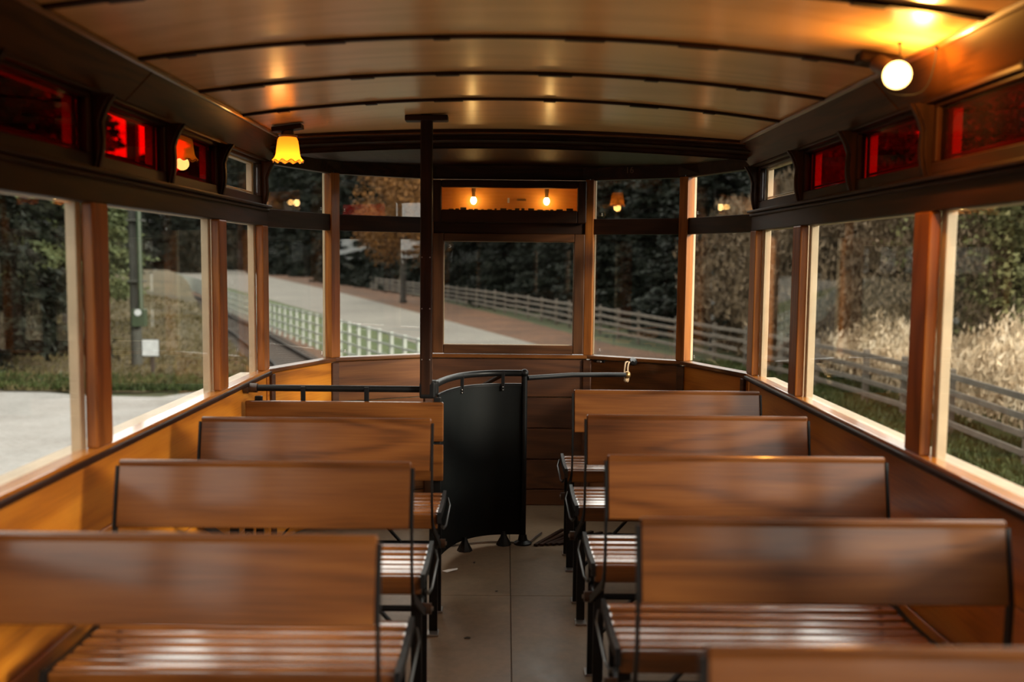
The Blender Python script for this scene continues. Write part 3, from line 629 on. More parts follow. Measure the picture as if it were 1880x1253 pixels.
# ---- bar across the front, roped to the bulkhead
gb = tag(empty('gate_bar', (0.10, 5.06, 0.88)), 'black bar running from the stairwell post to the rope loop', 'bar')
MB().tube([(0, 0, 0.0), (0.25, 0.20, -0.005), (0.56, 0.44, -0.03)], 0.013, 10).build('bar_tube', M['iron'], gb, smooth=True)
MB().sphere((0.575, 0.452, -0.032), 0.021, 12, 8).build('bar_knob', M['brass'], gb, smooth='all')
rl = tag(empty('rope_loop', (0.712, 5.66, 0.90)), 'knotted tan rope loop hanging from a hook on the front bulkhead', 'rope')
lp = smooth_path([(0.0, 0.03, 0.0), (-0.03, -0.02, 0.006), (-0.044, -0.08, -0.035), (-0.050, -0.125, -0.065), (-0.034, -0.15, -0.090), (-0.028, -0.135, -0.062), (-0.026, -0.08, -0.025), (-0.012, -0.02, 0.004), (0.004, 0.03, 0.0)], 4)
MB().tube(lp, 0.0045, 7).build('rope', M['rope'], rl, smooth=True)
MB().sphere((-0.042, -0.142, -0.082), 0.013, 10, 7).build('rope_knot', M['rope'], rl, smooth='all')
MB().tube([(0.02, 0.055, 0.004), (0.02, 0.02, 0.004), (0.01, -0.015, 0.004)], [0.024, 0.022, 0.010], 10).build('hook', M['iron'], rl, smooth=True)
lt = tag(empty('latch_plate', (0.545, 5.822, 0.895)), 'small black latch plate under the inner right front window', 'latch')
a_ = facet(PF[3], PF[4])[1]
bx('plate', (0.075, 0.012, 0.022), (0, 0, 0), M['iron'], lt, (0, 0, a_), 0.004); bx('catch', (0.03, 0.02, 0.010), (0, -0.01, -0.004), M['steel'], lt, (0, 0, a_), 0.003)

# ---- slatted tread in front of the bulkhead
gt = tag(empty('floor_tread', (0.14, 5.04, 0.0)), 'dark slatted floor tread fanning out beside the stairwell post', 'tread')
for k in range(9):
    a = radians(62 - 5.0 * k); x0 = 0.01 + 0.030 * k
    MB().box((0.17, 0, 0.007), (0.34, 0.020, 0.012)).build('tread_slat', W['darkX'], gt, (x0, -0.03 + 0.006 * k, 0), (0, 0, a), bev=0.002)
MB().tube([(-0.03, 0.0, 0.008), (0.05, 0.20, 0.008)], 0.006, 6).build('tread_edging', M['steel'], gt, smooth=True)

# ---- lamps
ll = tag(empty('ceiling_lamp', (-1.005, 4.48, 2.07)), 'amber bell-shaded ceiling lamp at the left of the saloon', 'lamp')
bx('mount_block', (0.135, 0.07, 0.022), (0, 0, 0.002), W['darkX'], ll, (0, -0.14, 0), 0.005, 2)
MB().lathe([(0.030, -0.045), (0.044, -0.030), (0.030, -0.026), (0.026, -0.008)], 20, close=True).build('shade_gallery', M['bakelite'], ll, smooth=True)
def flute(i, r, z, a):
    k = max(0.0, (i - 5) / 4.0); return r * (1 + 0.045 * k * cos(11 * a)), z + 0.005 * k * cos(11 * a)
prof = [(0.030, -0.036), (0.040, -0.040), (0.0455, -0.052), (0.0485, -0.072), (0.051, -0.092), (0.0535, -0.112), (0.056, -0.124), (0.060, -0.134), (0.0655, -0.142), (0.069, -0.146)]
MB().lathe(prof, 66, mod=flute).build('shade', M['shade'], ll, smooth='all')
rim = [flute(9, 0.069, -0.146, 2 * pi * k / 66) for k in range(67)]
MB().tube([(r * cos(2 * pi * k / 66), r * sin(2 * pi * k / 66), z) for k, (r, z) in enumerate(rim)], 0.0016, 5, False).build('shade_rim', M['bakelite'], ll, smooth=True)
MB().sphere((0, 0, -0.105), 0.024, 14, 10, 1.3).build('bulb', M['bulb'], ll, smooth='all')
pd = bpy.data.lights.new('bell_lamp_light', 'POINT'); pd.energy = 1.3; pd.color = (1, 0.50, 0.13); pd.shadow_soft_size = 0.03
lo = bpy.data.objects.new('bell_lamp_light', pd); COL.objects.link(lo); lo.parent = ll; lo.location = (0, 0, -0.16)

gx, gy, gz = 1.025, 2.67, 2.0
gL = tag(empty('globe_lamp', (gx, gy, gz)), 'bright glowing globe lamp on a bracket at the upper right ceiling edge', 'lamp')
MB().sphere((0, 0, 0), 0.037, 24, 16).build('globe', M['globe'], gL, smooth='all')
MB().tube([(-0.002, 0.030, 0.018), (-0.006, 0.075, 0.036), (-0.010, 0.11, 0.05)], [0.020, 0.024, 0.026], 12).build('lamp_holder', M['bakelite'], gL, smooth=True)
bx('bracket_block', (0.12, 0.06, 0.03), (0.0, 0.14, 0.066), W['darkX'], gL, (0, 0.14, 0), 0.008, 2)
MB().tube([(0.006, 0.0, 0.038), (0.006, 0.005, 0.086)], 0.0018, 6).build('pull_chain', M['iron'], gL, smooth=True)
MB().sphere((0.006, 0.005, 0.084), 0.006, 8, 6).build('chain_eye', M['iron'], gL, smooth='all')
cp = smooth_path([(0.0, 0.11, 0.02), (0.02, 0.10, -0.03), (0.075, 0.06, -0.040), (0.092, 0.02, -0.02), (0.085, -0.035, 0.03), (0.078, -0.055, 0.058)], 5)
MB().tube(cp, 0.0016, 6).build('cord', M['iron'], gL, smooth=True)
MB().sphere((0.078, -0.056, 0.060), 0.007, 8, 6).build('cord_cleat', M['iron'], gL, smooth='all')
pd2 = bpy.data.lights.new('globe_lamp_light', 'POINT'); pd2.energy = 14.0; pd2.color = (1, 0.42, 0.07); pd2.shadow_soft_size = 0.022
lo = bpy.data.objects.new('globe_lamp_light', pd2); COL.objects.link(lo); lo.parent = gL; lo.location = (0.02, -0.062, -0.005)

# ---- litter on the floor
def leaf_bit(x, y, s, mat, name, label, cat, seed):
    rr = random.Random(seed); pts = []
    for k in range(8):
        a = 2 * pi * k / 8; q = s * rr.uniform(0.6, 1.2); pts.append((q * cos(a), q * 0.5 * sin(a), 0.0))
    b = MB(); b.prism([(p[0], p[1], 0.001 + 0.004 * rr.random()) for p in pts], (0, 0, 0.0012))
    o = b.build(name, mat, None, (x, y, 0.0), (0, 0, rr.uniform(0, 6)))
    return tag(o, label, cat)
leaf_bit(-0.27, 4.60, 0.045, M['paper'], 'paper_scrap', 'white paper scrap on the floor by the left bench foot', 'litter', 3)
leaf_bit(-0.045, 4.31, 0.012, M['sleeper'], 'leaf_fragment', 'dark leaf fragment on the floor beside the cross seam', 'litter', 4)
leaf_bit(-0.155, 3.76, 0.014, M['sleeper'], 'leaf_fragment', 'dark leaf fragment nearest the camera on the aisle floor', 'litter', 5)
leaf_bit(-0.16, 4.72, 0.010, M['sleeper'], 'leaf_fragment', 'tiny dark leaf fragment on the floor near the curved panel', 'litter', 6)

# ================================================================== OUTSIDE
GZ = -1.9
def P2(l): return [Vector((a, b, 0)) for a, b in l]
def ribbon(name, left, right, z, mat, label, cat):
    b = MB(); n = len(left); assert n == len(right), name
    b.v = [(p[0], p[1], GZ + z) for p in left] + [(p[0], p[1], GZ + z) for p in right]
    b.f = [(i, i + 1, n + i + 1, n + i) for i in range(n - 1)]
    o = b.build(name, mat); return tag(o, label, cat, kind='structure')
b = MB(); b.v = [(-600, -300, GZ), (500, -300, GZ), (500, 900, GZ), (-600, 900, GZ)]; b.f = [(0, 1, 2, 3)]
tag(b.build('ground', M['grass']), 'rough grass ground around the tramway', 'ground', kind='structure')
FENCE = [(-0.6, 21.0), (-2.3, 25.3), (-3.55, 28.0), (-5.85, 33.2), (-10.3, 43.1), (-16.4, 58.0), (-24.5, 80.0), (-40, 118), (-56, 152)]
ROADN = [(11, 9), (6.2, 19), (1.2, 28), (-3.4, 38.1), (-8.5, 51.6), (-17.5, 73.9), (-28.4, 100.9), (-52, 155), (-102, 270), (-150, 380)]
ROADF = [(14.5, 12), (11, 19), (6.2, 27.5), (1.5, 37.5), (-3.1, 52.4), (-9.5, 73), (-16.5, 95), (-37, 155), (-74, 262), (-120, 380)]
LITF = [(16, 13), (13, 20), (8.6, 28), (4.3, 38.5), (0.8, 54), (-4.8, 75), (-11, 97), (-30, 158), (-66, 266), (-110, 384)]
# the road swings away behind the grass on the right, so its near end stops short of the fence
ribbon('verge_grass', [(f[0] - 0.6, f[1] - 0.3) for f in FENCE], ROADN[1:], 0.015, M['lawn'], 'green grass verge between the white fence and the road', 'grass')
ribbon('road', ROADN[2:], ROADF[2:], 0.03, M['road'], 'grey road curving away beyond the white fence', 'road')
ribbon('leaf_strip', [(p[0], p[1]) for p in ROADF[2:]], LITF[2:], 0.02, M['litter'], 'brown strip of fallen leaves along the far road edge', 'leaves')
ribbon('green_field', [(2.5, -4), (2.5, 10), (2.2, 20), (3.4, 30)], [(30, -4), (30, 10), (30, 20), (9, 34)], 0.04, M['lawn'], 'green grass on the right between the tram and the rail fence', 'grass')
GR = MB(); gp = [(-70, -25), (-1.2, -25), (-1.2, 14), (-5.6, 21.5), (-7.4, 24.6), (-8.2, 23.2), (-10, 23.3), (-12.6, 24.4), (-18, 26), (-70, 30)]
GR.v = [(x, y, GZ + 0.02) for x, y in gp]; GR.f = [tuple(range(len(gp)))]
tag(GR.build('gravel_yard', M['gravel']), 'pale gravel yard to the left of the tram', 'gravel', kind='structure')
# scrub bank rising to the trees on the left
BK = MB(); nx, ny = 40, 24; rr = random.Random(5)
def bankz(x, y):
    d = (-(x + 14.5) + (y - 24) * 0.25) ; d = max(0.0, min(1.0, d / 16.0 + 0.12 * sin(x * 0.8) * sin(y * 0.5)))
    e = max(0.0, min(1.0, (y - 25.2) / 6.0)); return GZ + 0.03 + 1.9 * d * e
for j in range(ny + 1):
    for i in range(nx + 1):
        y = 23.8 + 70 * (j / ny) ** 1.5; xr = -7.4 - (y - 28) * 0.375 if y > 26 else -6.7 - (26 - y) * 1.0; x = xr - 45 * (i / nx) ** 1.3
        BK.v.append((x, y + 0.12 * max(0, i - 6), bankz(x, y) + rr.uniform(-0.03, 0.03)))
for j in range(ny):
    for i in range(nx): a = j * (nx + 1) + i; BK.f.append((a, a + 1, a + nx + 2, a + nx + 1))
tag(BK.build('scrub_bank', M['scrub'], smooth='all'), 'dry scrubby bank below the trees on the left', 'bank', kind='structure')

# tram track
R1 = [(-2.6, 12), (-3.3, 20), (-5.0, 27.6), (-7.06, 33.1), (-11.1, 43.6), (-14.95, 52.9), (-20.4, 67.2), (-37.0, 107.5), (-62, 165)]
R2 = [(-4.1, 12), (-4.9, 20.5), (-6.65, 28.3), (-8.45, 33.1), (-12.45, 43.6), (-16.35, 52.9), (-21.85, 67.2), (-38.4, 107.5), (-63.4, 165)]
s1, s2 = smooth_path(R1, 8), smooth_path(R2, 8)
ribbon('ballast_bed', [(p[0] + 1.0, p[1] + 0.4) for p in s1], [(p[0] - 0.9, p[1] - 0.4) for p in s2], 0.05, M['ballast'], 'rusty brown ballast bed of the tram track', 'ballast')
tk = tag(empty('tram_track', (-6, 30, GZ)), 'curving tram track with two dark rails beyond the left windows', 'track')
for s in (s1, s2):
    MB().strip([(p[0] + 6, p[1] - 30, 0.13) for p in s], (0, 0, 1), 0.14, (1, 0, 0), 0.075).build('rail', M['railsteel'], tk, smooth=True)
slp = MB().box((0, 0, 0), (2.5, 0.24, 0.10)).mesh('sleeper', M['sleeper'], bev=0.01, seg=1)
acc = 0.0
for i in range(len(s1) - 1):
    a0, a1 = Vector(s1[i]), Vector(s1[i + 1]); b0, b1 = Vector(s2[i]), Vector(s2[i + 1]); L_ = (a1 - a0).length; t = acc
    while t < L_:
        p, q = a0.lerp(a1, t / L_), b0.lerp(b1, t / L_); c = (p + q) / 2
        if c.y < 80: link('sleeper', slp, tk, (c.x + 6, c.y - 30, 0.035), (0, 0, math.atan2((p - q).y, (p - q).x)))
        t += 0.72
    acc = t - L_

# white picket fence along the verge
wfn = tag(empty('picket_fence', (-5.85, 33.2, GZ)), 'pale white upright and rail fence between track and road', 'fence')
pk = MB().box((0, 0, 0.66), (0.10, 0.10, 1.32)).mesh('picket', M['whitefence'], bev=0.006, seg=1)
fp = [Vector(p) for p in FENCE]; acc = 0.0; cnt = 0; stuff = MB()
for i in range(len(fp) - 1):
    a0, a1 = fp[i], fp[i + 1]; L_ = (a1 - a0).length; ang = math.atan2((a1 - a0).y, (a1 - a0).x); t = acc
    while t < L_:
        p = a0.lerp(a1, t / L_) - Vector((-5.85, 33.2))
        if cnt < 290: link('picket', pk, wfn, (p.x, p.y, 0), (0, 0, ang)); cnt += 1
        else: stuff.box((p.x, p.y, 0.66), (0.10, 0.10, 1.36), Matrix.Rotation(ang, 3, 'Z'))
        t += 1.12
    acc = t - L_
    c = (a0 + a1) / 2 - Vector((-5.85, 33.2))
    for z in (0.30, 0.62, 0.94, 1.27): bx('fence_rail', (L_ + 0.04, 0.03, 0.055), (c.x, c.y, z), M['whitefence'], wfn, (0, 0, ang), 0.004)
if stuff.v: tag(stuff.build('picket_run', M['whitefence'], wfn), kind='stuff')

# weathered post-and-rail fence on the right
RF = [(8.6, 8.0), (8.65, 12.0), (8.66, 16.0), (8.72, 19.0), (8.75, 21.3), (8.6, 23.2), (8.3, 26.0), (7.95, 28.2), (7.5, 30.4), (7.0, 32.7), (6.3, 36.0), (5.35, 39.4), (4.25, 44.0), (2.6, 50.5), (0.6, 58), (-2, 67), (-5.2, 77), (-9, 88), (-14, 102)]
rfn = tag(empty('rail_fence', (8.0, 28.0, GZ)), 'weathered grey post and rail fence along the right and ahead', 'fence')
q = []
for i in range(len(RF) - 1):
    a0, a1 = Vector(RF[i]), Vector(RF[i + 1]); n = max(1, round((a1 - a0).length / 2.6))
    for k in range(n): q.append(a0.lerp(a1, k / n))
q.append(Vector(RF[-1]))
for i, p in enumerate(q):
    hh = 1.32 + random.uniform(-0.04, 0.05)
    bx('fence_post', (0.13, 0.13, 1.34), (p.x - 8, p.y - 28, 0.66 + random.uniform(-0.03, 0.03)), M['greyrail'], rfn, (0, 0, random.uniform(-0.2, 0.2)), 0.01)
    if i + 1 < len(q):
        d = q[i + 1] - p; c = (p + q[i + 1]) / 2; ang = math.atan2(d.y, d.x)
        for z in (0.28, 0.58, 0.88, 1.18):
            MB().box((0, 0, 0), (d.length + 0.05, 0.045, 0.115)).build('fence_rail', M['greyrail'], rfn, (c.x - 8 - 0.07 * sin(ang), c.y - 28 + 0.07 * cos(ang), z + random.uniform(-0.02, 0.02)), (0, random.uniform(-0.012, 0.012), ang), bev=0.008, seg=1)

# utility pole with box, and the white notice
up = tag(empty('utility_pole', (-11.1, 29.45, GZ)), 'tall dark utility pole with green box and pipe by the track', 'utility pole')
MB().tube([(0, 0, 0), (-0.02, 0, 4.0), (-0.05, 0, 8.5)], [0.165, 0.15, 0.13], 14).build('pole_shaft', M['pole'], up, smooth=True)
bx('switch_box', (0.40, 0.24, 0.52), (0.20, -0.26, 1.52), M['green'], up, bev=0.02, seg=2)
MB().tube([(0.20, -0.38, 1.68), (0.20, -0.41, 1.68)], 0.10, 16).build('white_dial', M['white'], up, smooth=True)
MB().tube([(0.24, -0.24, 1.76), (0.20, -0.24, 8.3)], 0.075, 10).build('cable_pipe', M['green'], up, smooth=True)
for z in (2.6, 4.4, 6.2): bx('pipe_band', (0.46, 0.40, 0.05), (0.08, -0.10, z), M['pole'], up, bev=0.01)
ns = tag(empty('notice_board', (-9.75, 26.9, GZ)), 'small white square notice on a short dark stake', 'sign')
bx('notice_panel', (0.44, 0.03, 0.44), (0, -0.05, 0.84), M['white'], ns, bev=0.006); bx('notice_frame', (0.49, 0.025, 0.49), (0, -0.03, 0.84), M['pole'], ns, bev=0.004)
bx('stake', (0.10, 0.06, 1.0), (0.03, 0.02, 0.50), M['sleeper'], ns, bev=0.008)
# striped marker post and post with three white discs
mp_ = tag(empty('striped_post', (7.05, 26.6, GZ)), 'black and white banded marker post behind the right corner pane', 'post')
for k in range(6): MB().tube([(0, 0, 0.48 * k), (0, 0, 0.48 * k + 0.48)], 0.075, 12).build('post_band', M['pole'] if k % 2 == 0 else M['white'], mp_, smooth=True)
dp = tag(empty('reflector_post', (7.6, 36.2, GZ)), 'dark post with three small white discs one above another', 'post')
MB().tube([(0, 0, 0), (0, 0, 3.0)], 0.06, 10).build('post_shaft', M['pole'], dp, smooth=True)
for z in (1.30, 1.86, 2.46): MB().tube([(0, -0.05, z), (0, -0.09, z)], 0.10, 14).build('white_disc', M['white'], dp, smooth=True)

# ---- vegetation
def tri_mesh(name, C, size, mat, elong=1.0, dirs=None, flat_=0.0):
    n = len(C); C = np.asarray(C, float)
    a = RNG.normal(size=(n, 3)) if dirs is None else dirs + RNG.normal(size=(n, 3)) * 0.35
    a /= np.linalg.norm(a, axis=1, keepdims=True); b = np.cross(a, RNG.normal(size=(n, 3))); b /= np.linalg.norm(b, axis=1, keepdims=True)
    if flat_: b[:, 2] *= (1 - flat_)
    s = size * RNG.uniform(0.6, 1.4, (n, 1))
    V = np.empty((n, 3, 3)); V[:, 0] = C - b * s * 0.6; V[:, 1] = C + b * s * 0.6; V[:, 2] = C + a * s * 1.2 * elong
    me = bpy.data.meshes.new(name); me.vertices.add(3 * n); me.vertices.foreach_set('co', V.reshape(-1))
    me.loops.add(3 * n); me.loops.foreach_set('vertex_index', np.arange(3 * n, dtype=np.int32))
    me.polygons.add(n); me.polygons.foreach_set('loop_start', np.arange(0, 3 * n, 3, dtype=np.int32))
    try: me.polygons.foreach_set('loop_total', np.full(n, 3, dtype=np.int32))
    except Exception: pass
    me.update(calc_edges=True); me.validate(); me.materials.append(mat); return me
def conifer_pts(n, H, R, base):
    nb = 150; C = []; D = []
    for k in range(nb):
        t = (k + RNG.random()) / nb; z = base + (H - base) * t; rad = R * (1 - t) ** 0.8 * RNG.uniform(0.65, 1.15) + 0.25; a = RNG.uniform(0, 2 * pi)
        m = int(n * (0.5 + 1.2 * (1 - t)) / (nb * 1.1)); u = RNG.random(m) ** 0.65
        p = np.stack([rad * u * cos(a), rad * u * sin(a), z - 0.32 * rad * u + 0.10 * rad * u * u], 1) + RNG.normal(size=(m, 3)) * np.array([0.24, 0.24, 0.13]) * (0.5 + rad * 0.16)
        C.append(p); D.append(np.tile([cos(a), sin(a), -0.35], (m, 1)))
    return np.concatenate(C), np.concatenate(D)
def blob_pts(n, H, R, base, k=26):
    C = []
    for j in range(k):
        z = base + (H - base) * RNG.random(); t = (z - base) / (H - base); rad = R * (0.35 + 0.65 * math.sin(pi * min(1, 0.15 + 0.85 * t)))
        a = RNG.uniform(0, 2 * pi); q = rad * RNG.random() ** 0.5; c = np.array([q * cos(a), q * sin(a), z]); m = n // k
        d = RNG.normal(size=(m, 3)); d /= np.linalg.norm(d, axis=1, keepdims=True)
        C.append(c + d * (RNG.random((m, 1)) ** 0.4) * R * 0.36 * RNG.uniform(0.7, 1.3))
    return np.concatenate(C)
def trunk_mesh(name, H, r, lean=0.0):
    b = MB(); b.tube([(lean * t * t * H * 0.1, 0, H * t) for t in (0, 0.03, 0.2, 0.5, 0.8, 1)], [r * 1.5, r * 1.1, r, r * 0.75, r * 0.45, r * 0.1], 9); return b.mesh(name, M['bark'], 'all')
KIND = {}
def kind(key, fn): KIND[key] = fn()
def mk_con(mat, n, H, R, base, s):
    C, D = conifer_pts(n, H, R, base); return tri_mesh('crown', C, s, mat, 1.3, D), trunk_mesh('trunk', H * 0.97, 0.012 * H)
for v in range(4): KIND['con%d' % v] = mk_con(M['conifer'], 26000, 13 + v, 3.3 + 0.3 * v, (0.3, 0.5, 0.9, 0.4)[v], 0.17)
for v in range(2): KIND['pine%d' % v] = mk_con(M['pine'], 32000, 12 + v, 3.6, 2.0 - v, 0.13)
KIND['autumn'] = (tri_mesh('crown', blob_pts(16000, 11, 3.4, 3.4, 90), 0.13, M['autumn']), trunk_mesh('trunk', 10, 0.2, 0.6))
KIND['olive'] = (tri_mesh('crown', blob_pts(22000, 8.5, 3.4, 1.0, 80), 0.11, M['olive']), trunk_mesh('trunk', 7.5, 0.16, 0.5))
def shrub():
    C = blob_pts(15000, 5.0, 2.9, 0.4, 60); D = np.tile([0, 0, 0.8], (len(C), 1)); return tri_mesh('crown', C, 0.07, M['twig'], 2.4, D), None
KIND['shrub'] = shrub()
bs = MB(); rs = random.Random(9)
for k in range(26):
    a = rs.uniform(0, 2 * pi); h = rs.uniform(2.6, 5.2); q = rs.uniform(0.3, 1.5)
    bs.tube([(0.25 * cos(a), 0.25 * sin(a), 0), (q * 0.5 * cos(a), q * 0.5 * sin(a), h * 0.5), (q * cos(a + 0.3), q * sin(a + 0.3), h)], [0.035, 0.022, 0.006], 5)
KIND['shrub'] = (KIND['shrub'][0], bs.mesh('trunk', M['twig'], 'all'))
def tree(key, name, x, y, sc, label, group=None, z=GZ, sz=1.0):
    r = empty(name, (x, y, z), random.uniform(0, 6.28)); r.scale = (sc, sc, sc * sz)
    cr, tr2 = KIND[key]
    link('crown', cr, r)
    if tr2: link('stems' if key == 'shrub' else 'trunk', tr2, r)
    return tag(r, label, 'shrub' if key == 'shrub' else 'tree', group)
def along(P, step, off):
    P = [Vector(p) for p in P]; out = []; acc = 0.0
    for i in range(len(P) - 1):
        d = P[i + 1] - P[i]; L_ = d.length; n = Vector((d.y, -d.x)).normalized(); t = acc
        while t < L_: out.append(P[i].lerp(P[i + 1], t / L_) + n * off); t += step
        acc = t - L_
    return out
ci = 0
def skyline(x, y, deg, k): return (3.4 + math.hypot(x, y) * math.tan(radians(deg))) / (13 + k % 4)
for off, step, lab, dg_ in ((4.2, 3.9, 'dark conifer in the front row just behind the rail fence', 6.4), (8.8, 4.3, 'dark conifer in the second row behind the rail fence', 7.2), (15, 5.6, 'tall dark conifer deep in the wood behind the rail fence', 8.2)):
    for p in along([(8.6, 30.0), (6.3, 36.0), (4.25, 44.0), (0.6, 58), (-5.2, 77), (-14, 102), (-26, 132)], step, off):
        x, y = p.x + random.uniform(-0.8, 0.8), p.y + random.uniform(-0.8, 0.8); sc_ = skyline(x, y, dg_ * random.uniform(0.93, 1.08), ci)
        t_ = tree('con%d' % (ci % 4), 'conifer', x, y, sc_, lab, 'dark conifers ahead'); t_.scale = (max(sc_, 0.85), max(sc_, 0.85), sc_); ci += 1
for off, step, s0 in ((3, 13.0, 7.0), (14, 15.0, 8.5)):
    for p in along([(-22, 138), (-44, 190), (-80, 280), (-118, 370)], step, off):
        x, y = p.x + random.uniform(-2, 2), p.y + random.uniform(-2, 2)
        tree('con%d' % (ci % 4), 'conifer', x, y, skyline(x, y, s0, ci), 'distant dark conifer at the far end of the road', 'distant conifers'); ci += 1
for x, y, s in ((-75, 205, 1.5), (-66, 196, 1.4), (-90, 225, 1.7), (-104, 262, 1.8), (-60, 182, 1.2), (-71, 190, 1.5), (-82, 214, 1.6), (-86, 236, 1.7), (-96, 240, 1.7), (-43.5, 113, 1.0), (-50, 128, 1.1)):
    tree('con%d' % (ci % 4), 'conifer', x, y, s, 'distant dark conifer left of the far end of the track', 'distant conifers by the track'); ci += 1
# left wood above the scrub bank
for i, (x, y, s) in enumerate([(-15.3, 29.5, 0.95), (-19.0, 33.5, 1.0), (-16.8, 37.5, 0.9), (-23, 37, 1.1), (-21.5, 45, 1.0), (-28, 44, 1.15), (-26.5, 56, 1.0), (-33, 62, 1.1), (-36, 50, 1.2), (-31, 74, 1.1), (-38, 88, 1.1), (-45, 76, 1.3), (-46, 104, 1.2), (-56, 120, 1.3), (-27, 31, 1.0), (-34, 38, 1.15), (-22, 28.5, 0.95), (-66, 140, 1.4), (-42, 60, 1.3), (-54, 92, 1.4)]):
    k = 'pine%d' % (i % 2) if i % 3 else 'con%d' % (i % 4)
    tree(k, 'pine_tree', x, y, s, ('pine with a bare trunk at the left edge of the view' if i == 0 else 'dark pine in the wood above the scrub bank on the left'), None if i == 0 else 'pines on the left bank', bankz(x, y) - 0.1)
for i in range(30):  # added out of view to keep low sky light off the right wall
    x = -21 - (i % 3) * 4.5 + random.uniform(-1, 1); y = -44 + i * 2.4 + random.uniform(-1, 1)
    if y > 24: continue
    if y > -28: tree('con%d' % (ci % 4), 'conifer', x, y, random.uniform(1.0, 1.25), 'unseen tall conifer added beside the gravel yard to block low sky light', 'added conifers along the yard')
    else:
        t_ = tree('con%d' % (ci % 4), 'conifer', x - 8, y, 0.8, 'unseen low conifer added behind the gravel yard to darken window reflections', 'added low conifers by the yard'); t_.scale = (0.8, 0.8, skyline(x - 8, y, 2.6, ci))  # added for dark pane reflections, kept low to let sky sheen through
    ci += 1
# right side
tree('autumn', 'autumn_tree', -7.6, 72.5, 1.05, 'orange leaved autumn tree beyond the road ahead')
for x, y, s in ((14.6, 27.0, 0.98),): tree('olive', 'broadleaf_tree', x, y, s, 'olive green broadleaf tree behind the dry grass on the right')
for x, y, s in ((18.5, 31, 1.1), (17.2, 22.5, 0.8), (21, 26.5, 1.15)): tree('olive', 'broadleaf_tree', x, y, s, 'olive broadleaf tree in the thicket behind the nearest tree', 'thicket trees on the right')
for x, y, s in ((10.9, 30.0, 1.1), (12.4, 33.0, 1.3), (10.6, 34.2, 1.15), (13.8, 37, 1.5), (11.6, 27.6, 0.85), (9.6, 32.4, 0.9), (15.4, 33.4, 1.35), (9.4, 37.2, 1.0)):
    tree('shrub', 'bare_shrub', x, y, s, 'tangled brown bare shrub behind the rail fence on the right', 'bare shrubs on the right')
for x, y, s in ((16, 41, 1.0), (20, 38, 1.1), (17.2, 35.2, 0.95), (22, 31, 1.1), (18.8, 28.5, 0.85), (29.5, 33, 1.2), (13, 42, 0.95), (24, 34, 1.1), (27, 29, 1.15), (26, 22, 1.0), (30, 25, 1.2), (24, 42, 1.2)):  # some of these are added so their shade falls on the rail fence
    tree('con%d' % (ci % 4), 'conifer', x, y, s, 'dark conifer behind the thicket on the right', 'conifers on the right'); ci += 1
for i, (x, y, s) in enumerate([(-9, -40, 0.95), (-2, -43, 1.1), (5, -41, 1.0), (-5, -52, 1.2), (9, -54, 1.1), (1.5, -48, 1.05), (-5.5, -45, 0.95), (8.5, -47, 1.0), (-1, -39, 0.9), (2, -41, 0.95), (-4, -47, 1.0), (4, -46, 1.0), (0.5, -50, 1.1), (-2.5, -56, 1.2), (-8, -48, 1.0)]):  # added out of view so the front panes reflect dark trees, not sky
    tree('con%d' % (ci % 4), 'conifer', x, y, s, 'unseen conifer added behind the tram to darken window reflections', 'added conifers behind the tram'); ci += 1
for i in range(24):  # unseen row added to darken what the inner left pane reflects
    a = radians(-78 + i * 3.9); q_ = 46 + (i % 2) * 5; x, y = q_ * cos(a) + random.uniform(-1, 1), q_ * sin(a) + random.uniform(-1, 1)
    t_ = tree('con%d' % (ci % 4), 'conifer', x, y, 0.62, 'unseen low conifer added behind on the right to darken window reflections', 'added field edge conifers'); t_.scale = (0.85, 0.85, skyline(x, y, 2.6, ci)); ci += 1
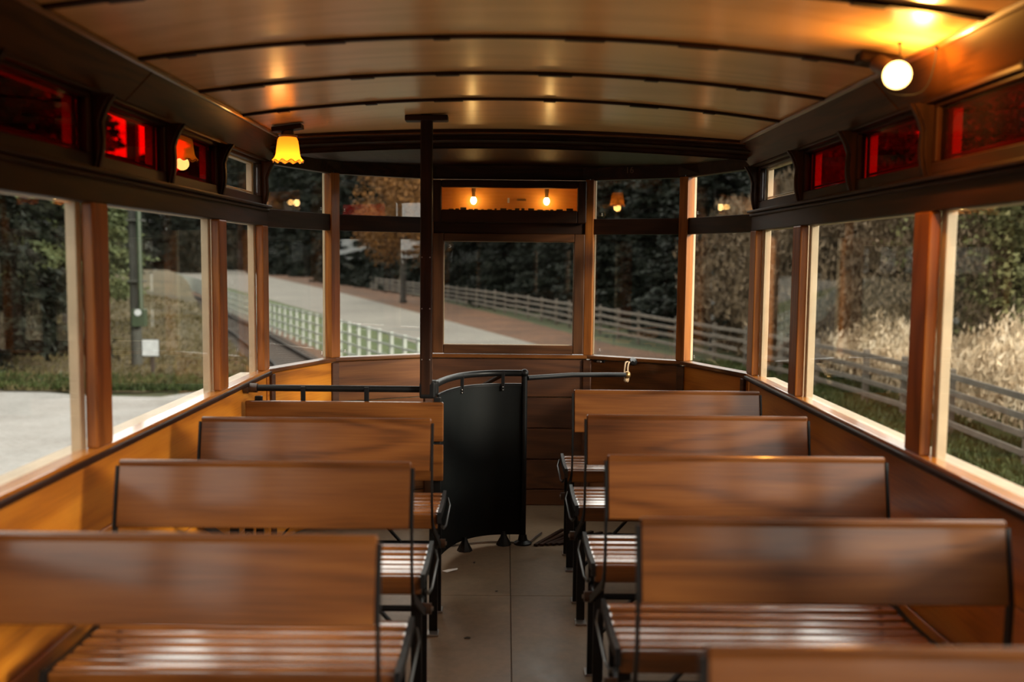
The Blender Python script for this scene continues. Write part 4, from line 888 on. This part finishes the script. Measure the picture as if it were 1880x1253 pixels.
# tall dry grass behind the fence, and green blades on the field
n = 60000; x = RNG.uniform(9.2, 14.5, n); y = RNG.uniform(15.5, 29, n); hgt = 1.15 + 0.55 * np.sin(x * 1.7) * np.sin(y * 0.9) + RNG.normal(size=n) * 0.16 + 0.12 * (x - 9.2)
dg = tri_mesh('dry_grass', np.stack([x, y, GZ + hgt * RNG.uniform(0.1, 1.0, n) ** 0.6], 1), 0.045, M['dry'], 3.0, np.tile([0.1, 0.0, 1.0], (n, 1)))
tag(link('dry_grass', dg), 'tall pale dry grass with seed heads behind the right fence', 'grass', kind='stuff')
n = 26000; x = RNG.uniform(2.7, 9.6, n); y = RNG.uniform(9, 32, n)
gg = tri_mesh('field_grass', np.stack([x, y, np.full(n, GZ + 0.03)], 1), 0.05, M['blade'], 2.6, np.tile([0, 0, 1.0], (n, 1)))
tag(link('field_grass', gg), 'short green grass blades on the field inside the right fence', 'grass', kind='stuff')
n = 26000; u = RNG.random(n); y = 23.9 + 26 * RNG.random(n) ** 1.4; x = -7.0 - 20 * RNG.random(n) ** 1.2 - np.maximum(0, (y - 28)) * 0.375 - np.maximum(0, 26 - y) * 1.4
zz = np.array([bankz(a, b_) for a, b_ in zip(x, y)])
sg2 = tri_mesh('bank_grass', np.stack([x, y, zz + 0.02], 1), 0.05, M['dry'], 2.2, np.tile([0.4, 0.0, 0.7], (n, 1)))
sg2.materials.clear(); M['scrubgrass'] = leaf('scrub_grass', (0.0275, 0.0248, 0.0088), (0.0660, 0.0550, 0.0231), (0.1155, 0.0880, 0.0468)); sg2.materials.append(M['scrubgrass'])
tag(link('bank_grass', sg2), 'dry tufted grass covering the bank on the left', 'grass', kind='stuff')
n = 9000; x = RNG.uniform(-24, -7.2, n); y = 24.0 + np.maximum(0, -12.6 - x) * 0.28 + 2.6 * RNG.random(n) ** 1.5
eg = tri_mesh('edge_grass', np.stack([x, y, np.array([bankz(a, b_) for a, b_ in zip(x, y)]) + 0.02], 1), 0.06, M['blade'], 2.0, np.tile([0.2, 0, 0.9], (n, 1)))
tag(link('edge_grass', eg), 'strip of short green grass along the gravel edge on the left', 'grass', kind='stuff')
